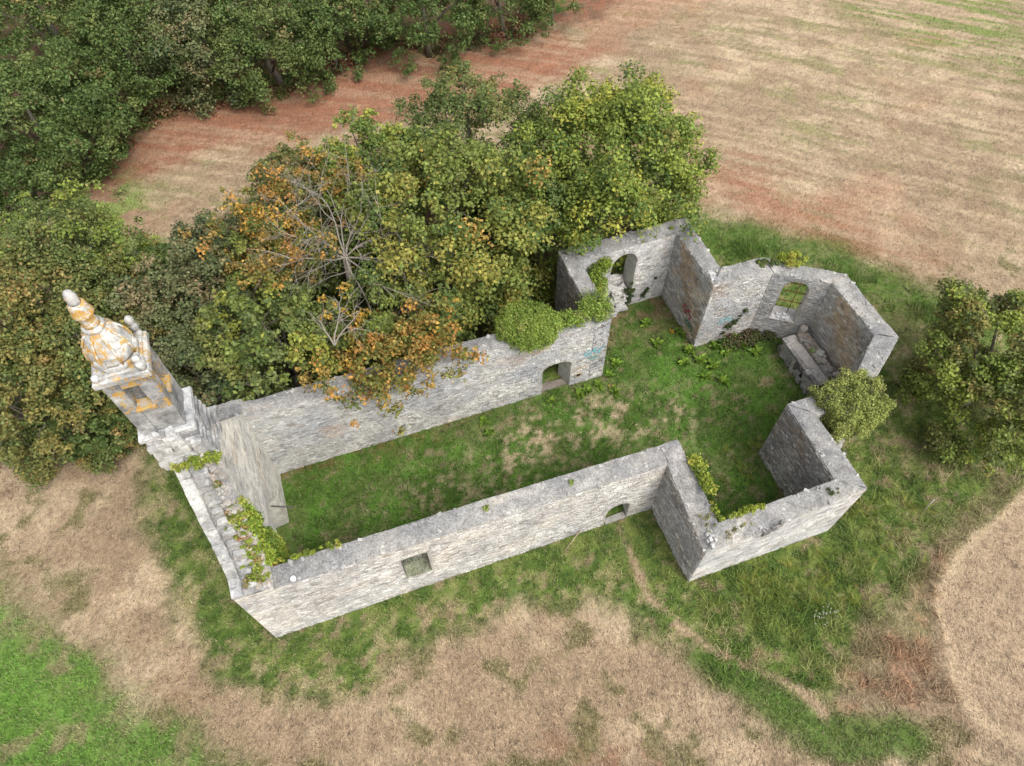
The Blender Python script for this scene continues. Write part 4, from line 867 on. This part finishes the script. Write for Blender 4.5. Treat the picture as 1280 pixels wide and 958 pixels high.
scribble(W(16.95, 7.45, 1.95), ud3, 3, 0.20, (0.28, 0.42, 0.38), NAVE_N, 5, -vd3, label='faint green sprayed scribble')
scribble(W(24.1, 7.5, 1.7), ud3, 4, 0.30, (0.30, 0.52, 0.56), C_N, 6, -vd3, label='faint turquoise sprayed scribble')
scribble(W(23.0, 9.0, 1.5), -vd3, 3, 0.36, (0.42, 0.08, 0.11), T_NE, 7, -ud3, label='red sprayed scribble')
scribble(W(23.0, 8.6, 0.85), -vd3, 4, 0.24, (0.06, 0.22, 0.20), T_NE, 8, -ud3, label='dark green sprayed scribble')
# patch of slipped slabs on the south transept face
for k in range(5):
    mb = MB(); mb.box(W(19.6+0.16*k, -3.62, 3.35+0.10*k-0.12*(k % 2)), np.append(UD*0.09, 0.02), (0, 0, 0.22), np.append(-VD*0.04, 0), lerpc((0.22, 0.21, 0.2), LIME, 0.3*rnd.random()), 0.1, 0.02); child(mb, 'slab', M_STONE, T_SS)
for cu, cv, cz, par, k_ in ((17.4, -3.2, 3.68, T_SS, 16), (23.3, 7.95, 4.80, T_NE, 16)):
    for k in range(k_):
        mb = MB(); r = rnd.uniform(0.04, 0.085); mb.box(W(cu+rnd.uniform(-.2, .2), cv+rnd.uniform(-.36, .36), cz+rnd.uniform(-.02, .03)), np.append(UD*r, 0), np.append(VD*r*1.3, 0), (0, 0, 0.07), shade((0.52, 0.52, 0.52), 0.85, 1.1), 0.25, 0.012); child(mb, 'white_stone', M_TURRET2, par)
# rubble heap filling the broken window of the north transept and white stones under the barred window
for k in range(46):
    mb = MB(); f = rnd.random(); v_ = 12.0-1.25*f; zt = 1.9*(1-f)**0.8*0.95+0.05; r = rnd.uniform(0.10, 0.24)
    mb.box(W(20.28+rnd.uniform(-0.42, 0.42), v_, zt*rnd.uniform(0.75, 1.0)), np.append(UD*r, rnd.uniform(-.04, .04)), np.append(VD*r*0.8, 0), (0, 0, r*0.55), lerpc((0.42, 0.41, 0.40), LIME, rnd.random()), 0.22, 0.04); child(mb, 'fallen_stone', M_ALTAR, T_NN)
mb = MB()
for f in range(6):
    vv = 12.05-0.14*f; mb.box(W(20.3, vv, 0.75-0.1*f), np.append(UD*0.55, 0), np.append(VD*0.09, 0), (0, 0, 0.9-0.12*f), (0.36, 0.35, 0.33), 0.1, 0.03)
child(mb, 'broken_sill', M_STONE, T_NN)
for k in range(16):
    mb = MB(); s_ = rnd.uniform(0.8, 1.75); q_ = pa+pd*(s_+0.03)+pn*rnd.uniform(-0.02, 0.4); r = rnd.uniform(0.05, 0.10)
    mb.box((*toW(q_), 1.40+rnd.uniform(0, 0.06)), (r, 0, 0), (0, r*.8, 0), (0, 0, r*.6), (0.68, 0.68, 0.68), 0.25, 0.02); child(mb, 'sill_stone', M_ALTAR, C_NE)

# ---------------------------------------------------------------- altar in the apse
alt = empty('stone_altar', W(27.5, 4.3, 0), 'broken grey stone altar with a long slab standing inside the apse', 'altar')
def ab(name, u, v, z0, z1, hu, hv, col, rot=0.0, jit=0.02, bev=0.08):
    mb = MB(); c_, s_ = math.cos(rot), math.sin(rot); ua = UD*c_+VD*s_; va = -UD*s_+VD*c_
    mb.box(W(u, v, (z0+z1)/2), np.append(ua*hu, 0), np.append(va*hv, 0), (0, 0, (z1-z0)/2), col, bev, jit); return mb.build(name, M_ALTAR, alt)
AC = (0.27, 0.26, 0.245)
ab('front_block', 27.12, 5.05, 0, 0.92, 0.16, 0.62, (0.40, 0.385, 0.35)); ab('front_block', 27.14, 3.25, 0, 0.92, 0.20, 0.42, (0.30, 0.29, 0.28)); ab('core_block', 27.55, 4.25, 0, 0.90, 0.32, 1.35, (0.24, 0.23, 0.21))
ab('altar_slab', 27.28, 4.25, 0.93, 1.10, 0.36, 1.55, (0.36, 0.34, 0.32), jit=0.012); 
ab('riser', 27.74, 4.7, 0.9, 1.25, 0.10, 1.0, (0.28, 0.24, 0.20)); ab('riser', 27.74, 3.3, 0.9, 1.22, 0.10, 0.34, AC)
ab('shelf_slab', 28.0, 4.95, 1.1, 1.32, 0.18, 0.62, (0.30, 0.26, 0.22), 0.02); ab('shelf_slab', 28.0, 3.75, 1.02, 1.24, 0.16, 0.42, (0.34, 0.30, 0.24), -0.03); ab('loose_stone', 28.0, 4.22, 1.2, 1.42, 0.16, 0.17, (0.42, 0.42, 0.40), 0.5, 0.04); ab('loose_stone', 28.05, 3.2, 1.0, 1.15, 0.12, 0.15, AC, 0.3, 0.03); ab('loose_stone', 27.75, 4.5, 1.22, 1.36, 0.12, 0.10, (0.20, 0.26, 0.10), 0.2, 0.03)
for k in range(16): ab('loose_stone', rnd.uniform(27.65, 28.2), rnd.uniform(2.8, 5.6), 1.0, 1.0+rnd.uniform(0.2, 0.42), rnd.uniform(0.06, 0.15), rnd.uniform(0.08, 0.2), shade((0.30, 0.28, 0.25), 0.6, 1.4), rnd.uniform(-.4, .4), 0.03)
for k in range(12): ab('loose_stone', rnd.uniform(26.85, 27.1), rnd.uniform(2.8, 5.8), 0.0, rnd.uniform(0.15, 0.8), rnd.uniform(0.05, 0.11), rnd.uniform(0.07, 0.16), shade((0.33, 0.32, 0.30), 0.6, 1.3), rnd.uniform(-.4, .4), 0.03)
for k in range(9): ab('slab_edge', 26.97, 2.85+0.34*k, 0.98, 1.15+rnd.uniform(-.02, .02), 0.11, 0.16, shade((0.30, 0.285, 0.27), 0.6, 1.4), 0, 0.025)
for u_, v_, h_ in ((28.0, 5.75, 1.55), (28.1, 2.95, 1.30)):
    mb = MB(); x_, y_ = W(u_, v_)[:2]; mb.lathe((x_, y_, 0), [(0.2, 0), (0.19, h_-0.3), (0.15, h_-0.25), (0.20, h_-0.12), (0.19, h_), (0.1, h_+0.06)], 10, (0.40, 0.36, 0.33)); mb.build('column_stump', M_ALTAR, alt)

# ---------------------------------------------------------------- ivy and weeds on the facade and walls
def patch(name, label, cat, spec, nl, size, pal, cr=0.13, mat=None, group=None):
    """spec: list of (x,y,z) clump centres"""
    cl = np.array(spec); c0 = cl.mean(0)
    o = leaf_cloud(cl, cr*(0.6+0.8*rng.random(len(cl))), nl, size, pal, name, None, mat, inner=0.8, jitter=0.5)
    return tag(o, label, cat, group)
CREEP = [(4, (0.20, 0.27, 0.03)), (3, (0.28, 0.33, 0.045)), (2, (0.12, 0.18, 0.025)), (1, (0.35, 0.36, 0.06))]
sp = []
while len(sp) < 230:            # ivy hanging on the inner face under the south rake
    v_ = rng.uniform(0.87, 2.8); z_ = rng.uniform(1.3, 8.6)
    if z_ < gz(v_)+0.05 and v_ < 2.25+(8-z_)*0.055+rng.normal(0, .08): sp.append(W(1.43, v_, z_))
patch('ivy_curtain', 'yellow green ivy curtain hanging inside the facade beside the corner with the south nave wall', 'ivy', sp, 13000, 0.09, [(4, (0.22, 0.31, 0.035)), (3, (0.30, 0.37, 0.05)), (3, (0.14, 0.22, 0.03)), (1, (0.34, 0.36, 0.06))], 0.17)
sp = [W(rng.uniform(0.85, 1.3), v_, gz(v_)+0.08) for v_ in rng.uniform(0.3, 2.0, 60)]+[W(rng.uniform(0.5, 0.9), v_, gz(v_)+0.1) for v_ in rng.uniform(0.3, 1.9, 14)]
patch('creeper', 'reddish yellow creeper on the lowest part of the facade steps', 'creeper', sp, 4200, 0.08, CREEP+[(0.8, (0.36, 0.18, 0.08)), (2, (0.34, 0.26, 0.13))], 0.12)
sp = [W(rng.uniform(0.85, 1.05), v_, gz(v_)+0.06) for v_ in rng.uniform(1.6, 3.0, 14)]
patch('creeper', 'dry brownish creeper along the middle of the facade rake', 'creeper', sp, 700, 0.07, [(2, (0.16, 0.20, 0.04)), (2, (0.36, 0.26, 0.15)), (1, (0.28, 0.18, 0.10))], 0.10)
sp = [W(u_, 3.15+rng.normal(0, 0.12), gz(3.1)+0.12+rng.normal(0, .08)) for u_ in np.linspace(0.05, 1.35, 40)]
patch('creeper', 'bright green creeper across the facade just below the turret footing', 'creeper', sp, 3200, 0.075, CREEP, 0.13)
sp = [W(u_, 0.92+rng.normal(0, .04), 4.95+rng.normal(0, .05)) for u_ in rng.uniform(1.4, 4.0, 22)]
patch('creeper', 'yellow creeper spilling along the inner top edge of the south nave wall', 'creeper', sp, 900, 0.08, YEL, 0.10)
sp = [W(17.95+0.25*rng.random(), v_, 4.35+rng.normal(0, .12)) for v_ in rng.uniform(-1.6, -0.1, 34)]
patch('ivy_clump', 'yellow green ivy clump on the inner top edge of the south transept side wall', 'ivy', sp, 2600, 0.09, YEL, 0.20)
sp = [W(u_, -2.78+rng.normal(0, .05), 4.12+rng.normal(0, .04)) for u_ in rng.uniform(17.9, 19.8, 26)]+[W(17.95, v_, 4.1) for v_ in rng.uniform(-2.7, -1.7, 8)]
patch('ivy_clump', 'thin yellow ivy fringe along the inner edge of the south transept', 'ivy', sp, 1500, 0.075, YEL, 0.10)
sp = [W(rng.uniform(18.2, 19.2), 11.05-0.25*rng.random(), rng.uniform(1.6, 4.5)) for _ in range(34)]
patch('ivy_clump', 'bright green ivy column beside the broken window of the north transept', 'ivy', sp, 3600, 0.10, IVY[:3]+CREEP[:2], 0.28)
sp = [W(24.6+0.9*f+rng.normal(0, .05), 7.42, 0.5+1.7*f) for f in rng.random(16)]+[W(24.5+0.5*f, 7.42, 1.0+0.5*f) for f in rng.random(7)]
patch('climbing_ivy', 'dark ivy strands climbing diagonally on the choir wall', 'ivy', sp, 700, 0.08, DARK[:3], 0.10)
sp = [W(21.6+0.8*f, 11.18, 0.3+1.6*f) for f in rng.random(14)]
patch('climbing_ivy', 'thin dark ivy strand climbing right of the broken window', 'ivy', sp, 500, 0.08, DARK[:3], 0.10)
sp = [W(20.9+rng.normal(0, .12), 11.2, rng.uniform(0.2, 1.8)) for f in range(14)]
patch('climbing_ivy', 'dark ivy on the lower right jamb of the broken window', 'ivy', sp, 700, 0.08, DARK[:3], 0.13)
sp = [W(rng.uniform(17.3, 17.9), rng.uniform(-3.1, -2.2), 3.95+0.1*rng.random()) for f in range(10)]+[W(rng.uniform(18, 19.6), rng.uniform(-3.4, -3.1), 3.75) for f in range(12)]
patch('wall_weeds', 'dry olive weeds on the eroded corner of the south transept', 'weeds', sp, 700, 0.06, [(2, (0.16, 0.17, 0.06)), (2, (0.30, 0.27, 0.16)), (1, (0.35, 0.36, 0.08))], 0.09)
sp = [W(22.6+rng.normal(0, .1), -3.2+rng.normal(0, .06), 4.28) for f in range(5)]
patch('wall_weeds', 'small weed tuft on the outer corner of the south transept', 'weeds', sp, 160, 0.06, DARK[:3]+[(1, (0.3, 0.3, 0.1))], 0.08)
sp = [W(1.45, 0.95+rng.normal(0, .05), 4.6+rng.normal(0, .12)) for f in range(4)]
patch('red_creeper', 'small tuft of red leaves where the facade ivy meets the nave wall', 'creeper', sp, 220, 0.07, [(3, (0.33, 0.07, 0.04)), (1, (0.20, 0.05, 0.03))], 0.10)
for (u_, v_, z_, lb) in ((9.45, 0.5, 4.75, 'tiny green tuft on the south nave wall above the blocked window'), (13.0, 0.42, 4.6, 'tiny green tuft on the south nave wall nearest the low doorway'), (9.2, 8.0, 5.0, 'tiny green tuft on the north nave wall under the orange leaves'), (22.9, 11.6, 4.75, 'small weed on the corner of the north transept'), (18.0, 11.5, 4.75, 'green weed on the shaded corner of the north transept')):
    patch('weed_tuft', lb, 'weed', [W(u_+rng.normal(0, .05), v_+rng.normal(0, .05), z_) for k in range(4)], 110, 0.06, IVY, 0.09)

# broad leaved plants and ferns on the ground
def plant(px, py, r, pal, label, group, name='leafy_weed', n=26, z=0.0, L=None, cat='weed'):
    q = G(px, py); mb = MB(); rs = random.Random(int(px*7+py)); L = L or r
    for k in range(n):
        a_ = rs.random()*6.28; el = rs.uniform(0.15, 1.1); l = L*rs.uniform(0.6, 1.1); d = np.array((math.cos(a_)*math.cos(el), math.sin(a_)*math.cos(el), math.sin(el))); sd = np.array((-math.sin(a_), math.cos(a_), 0))
        b0 = np.array((q[0]+rs.gauss(0, r*.15), q[1]+rs.gauss(0, r*.15), 0.0)); w_ = l*(0.20 if name != 'fern' else 0.13); c = rs.choices([p[1] for p in pal], [p[0] for p in pal])[0]; m_ = rs.uniform(0.7, 1.25); c = tuple(x*m_ for x in c)
        m1 = b0+d*l*0.5+np.array((0, 0, 0.03)); tp = b0+d*l*np.array((1, 1, 0.7))
        if name == 'fern':
            for j in range(6):
                f = (j+1)/7; pc = b0*(1-f)+tp*f+np.array((0, 0, 0.25*f*(1-f)*l)); ww = w_*2.2*(1-f)
                mb.add([pc, pc+sd*ww+d*l*0.10, pc+d*l*0.07, pc-sd*ww+d*l*0.10], [(0, 1, 2), (0, 2, 3)], c)
            mb.add([b0-sd*.006, tp, b0+sd*.006], [(0, 1, 2)], c)
        else: mb.add([b0, m1+sd*w_, tp, m1-sd*w_], [(0, 1, 2, 3)], c)
    return tag(mb.build(name, M_LEAF), label, cat, group)
def fernbank(spots, label):
    mb = MB()
    for px, py, r in spots:
        o = plant(px, py, r, FERN, None, None, 'fern', n=11); me_ = o.data
        b_ = len(mb.v); mb.v += [tuple(v.co) for v in me_.vertices]; mb.c += [tuple(d_.color)[:3] for d_ in me_.color_attributes['Col'].data]
        for p_ in me_.polygons: mb.f.append([b_+i for i in p_.vertices]); mb.m.append(0); mb.sm.append(False)
        bpy.data.objects.remove(o); bpy.data.meshes.remove(me_)
    tag(mb.build('fern_patch', M_LEAF, kind='stuff'), label, 'ferns')
WEED = [(3, (0.17, 0.28, 0.03)), (2, (0.12, 0.21, 0.025)), (1, (0.26, 0.36, 0.05))]; FERN = [(3, (0.20, 0.25, 0.04)), (2, (0.13, 0.19, 0.035)), (1, (0.30, 0.28, 0.06))]
for px, py, lb in ((850, 415, 'bright weed farthest up the row, under the red graffiti'), (862, 440, 'bright weed touching the sharp foot of the transept wall corner'), (855, 454, 'bright weed just in front of the sharp wall corner'), (873, 450, 'bright weed right of the sharp wall corner'), (890, 458, 'bright weed out in the grass right of the wall corner'), (893, 434, 'bright weed at the foot of the choir wall, next to the wall corner'), (908, 440, 'broad bright weed under the turquoise scribble on the choir wall'), (914, 424, 'bright weed against the choir wall base below the ivy strand'), (928, 432, 'bright weed midway along the choir wall'), (942, 420, 'last bright weed of the choir wall row, nearest the altar'), (820, 430, 'lone bright weed left of the orange leaved plant'), (808, 405, 'bright weed in the doorway of the north transept'), (880, 472, 'low bright weed in mid grass in front of the choir'), (903, 478, 'low bright weed farthest out in the crossing grass'), (944, 440, 'bright weed standing alone in front of the altar')):
    plant(px, py, 0.45, WEED, lb, 'bright weeds inside the crossing')
for px, py, lb in ((735, 488, 'leafy weed under the round drain hole of the nave wall'), (748, 482, 'leafy weed at the foot of the turquoise painted wall end'), (760, 470, 'leafy weed against the very corner of the nave wall end'), (768, 490, 'leafy weed a step out from the nave wall end'), (724, 493, 'leafy weed beside the doorway jamb of the north nave wall'), (769, 455, 'leafy weed behind the corner of the nave wall end')):
    plant(px, py, 0.42, WEED, lb, 'weeds beside the north doorway')
for px, py, lb in ((612, 542, 'small bright weed in mid nave grass'), (604, 528, 'small bright weed nearer the north nave wall'), (690, 502, 'small bright weed in front of the north doorway')): plant(px, py, 0.35, WEED, lb, 'weeds in the nave')
plant(840, 415, 0.22, [(1, (0.5, 0.26, 0.04))], 'small orange leaved plant beside the bright weeds', '', n=12); plant(764, 484, 0.20, [(1, (0.6, 0.36, 0.04))], 'yellow leaf spray beside the north doorway weeds', '', n=7)
rs = random.Random(9); spots = []
for k in range(70):
    px = rs.uniform(930, 1160); py = rs.uniform(620, 760)
    if py < 690 and px < 1040: py += 60
    if px < 1000 and py < 700: continue
    spots.append((px, py, 0.55))
spots += [(rs.uniform(880, 990), rs.uniform(715, 760), 0.5) for k in range(12)]
fernbank([(a, b, c) for a, b, c in spots], 'ferns mixed into the long grass on the slope right of the south transept')
fernbank([(rs.uniform(900, 970), rs.uniform(510, 600), 0.45) for k in range(12)], 'ferns in the grass inside the south transept')
plant(190, 112, 1.1, [(1, (0.36, 0.26, 0.04)), (1, (0.28, 0.25, 0.05))], 'golden yellow fern in the hollow at the edge of the wood', '', 'fern', n=14, cat='fern'); plant(182, 105, 0.9, [(1, (0.38, 0.27, 0.04))], 'smaller golden fern just behind the larger one at the wood edge', '', 'fern', n=10, cat='fern')
# russet bracken fringe along the wood
sp = []
for (x0, y0), (x1, y1) in (((110, 215), (190, 140)), ((190, 140), (310, 118)), ((400, 100), (470, 45)), ((470, 45), (560, 62)), ((560, 62), (660, 35))):
    for k in range(34):
        f = rng.random(); q = G(x0+(x1-x0)*f+rng.normal(0, 9), y0+(y1-y0)*f+rng.normal(0, 6)); sp.append((q[0], q[1], 0.25))
tag(patch('bracken', 'russet bracken and brambles fringing the wood', 'bracken', sp, 15000, 0.18, [(3, (0.26, 0.12, 0.07)), (2, (0.16, 0.12, 0.05)), (2, (0.09, 0.11, 0.035)), (1, (0.32, 0.22, 0.10))], 0.6), kind='stuff')
sp = [W(rng.uniform(24.5, 27.2), 7.2-max(0, 0)-rng.random()*0.6, 0.15) for k in range(40)]; sp = [(p[0], p[1], p[2]) for p in sp if toUV(p[0], p[1])[1] < 7.45-max(0, (toUV(p[0], p[1])[0]-26.2)*0.68)-0.1]
patch('bramble', 'brown and dark green brambles at the foot of the choir wall below the barred window', 'bramble', sp, 3000, 0.10, [(3, (0.09, 0.10, 0.035)), (2, (0.14, 0.10, 0.06)), (1, (0.10, 0.16, 0.03))], 0.28)
sp = []
for (x0, y0), (x1, y1) in (((215, 115), (330, 120)), ((330, 120), (400, 100)), ((20, 560), (190, 520)), ((0, 575), (80, 560))):
    for k in range(26):
        f = rng.random(); q = G(x0+(x1-x0)*f+rng.normal(0, 10), y0+(y1-y0)*f+rng.normal(0, 5)); sp.append((q[0], q[1], 0.2))
tag(patch('undergrowth', 'low green and brown undergrowth at the foot of the trees', 'undergrowth', sp, 8000, 0.15, [(3, (0.08, 0.12, 0.03)), (2, (0.14, 0.17, 0.04)), (1.5, (0.20, 0.12, 0.06))], 0.5), kind='stuff')
# long grass tussocks on the right and round the ruin (uncountable)
n = 26000; t_ = rng.random(n); k_ = rng.random(n)
px = np.where(k_ < 0.45, rng.uniform(1050, 1280, n), rng.uniform(880, 1180, n)); py = np.where(k_ < 0.45, rng.uniform(560, 880, n), rng.uniform(690, 860, n))
k2 = rng.random(n) < 0.28; px = np.where(k2, rng.uniform(900, 1180, n), px); py = np.where(k2, 300+(px-900)*0.33+rng.normal(0, 9, n), py)
PX = np.array([G(a_, b_) for a_, b_ in zip(px, py)]); cl2 = fbm(PX[:, 0]*1.3, PX[:, 1]*1.3, 99, 3); kp = (cl2 > 0.5) & (np.abs(sdist(INT, PX[:, 0], PX[:, 1])) > 0.6) & (sdist(RFIELD, PX[:, 0], PX[:, 1]) > 0.2); PX = PX[kp]; n = len(PX)
a_ = rng.random(n)*6.28; L = 0.3+0.35*rng.random(n); el = rng.uniform(0.4, 1.3, n); c, g_ = ground_colour(PX[:, 0], PX[:, 1])
B = np.column_stack([PX, np.zeros(n)]); sd = np.column_stack([-np.sin(a_), np.cos(a_), np.zeros(n)])*0.018; T = B+np.column_stack([np.cos(a_)*np.cos(el), np.sin(a_)*np.cos(el), np.sin(el)])*L[:, None]
cc = c*(0.6+1.1*rng.random(n))[:, None]*1.2
tag(mesh_np('long_grass', np.stack([B-sd, B+sd, T], 1).reshape(-1, 3), 3, np.repeat(np.clip(cc, 0, .9), 3, axis=0), M_GRASS, kind='stuff'), 'long rank grass on the slope to the right of the ruin', 'grass')

# ---------------------------------------------------------------- small loose things
mb = MB(); p = W(3.0, 0.0, 0)
q = G(366, 723, 5.05); mb.lathe((float(q[0]), float(q[1]), 4.93), [(0.095, 0), (0.10, 0.10), (0.10, 0.125), (0.085, 0.14)], 20, (0.85, 0.85, 0.85)); tag(mb.build('marker_disc', M_PAINT), 'small round white disc on the south nave wall top near the facade', 'disc')
a_ = G(727, 664); b_ = G(707, 688); mb = MB(); mb.tube([(*a_, 0.30), (*(a_*.5+b_*.5), 0.2), (*b_, 0.05)], [0.035, 0.03, 0.02], 6, (0.34, 0.27, 0.18)); tag(mb.build('stick', M_WOOD), 'bare wooden stick leaning in the grass below the south nave wall', 'stick')
q = G(1155, 638); mb = MB(); mb.tube([(*q, -0.1), (q[0], q[1]+0.05, 0.5), (q[0]+0.04, q[1]+0.1, 0.95)], [0.04, 0.035, 0.03], 7, (0.40, 0.36, 0.30)); tag(mb.build('stake', M_WOOD), 'short grey stake standing in the grass between ruin and right oak', 'stake')
mb = MB()
for k in range(30):
    q = G(1030+rng.normal(0, 7), 770+rng.normal(0, 5)); mb.tube([(*q, 0), (q[0]+rng.normal(0, .08), q[1]+rng.normal(0, .08), 0.35)], [0.008, 0.004], 4, (0.3, 0.32, 0.2)); mb.lathe((q[0], q[1], 0.33), [(0.01, 0), (0.028, .012), (0.01, .03)], 6, (0.5, 0.5, 0.42))
tag(mb.build('flowering_weed', M_LEAF, kind='stuff'), 'pale white headed weed in the green slope below the right oak', 'weed')
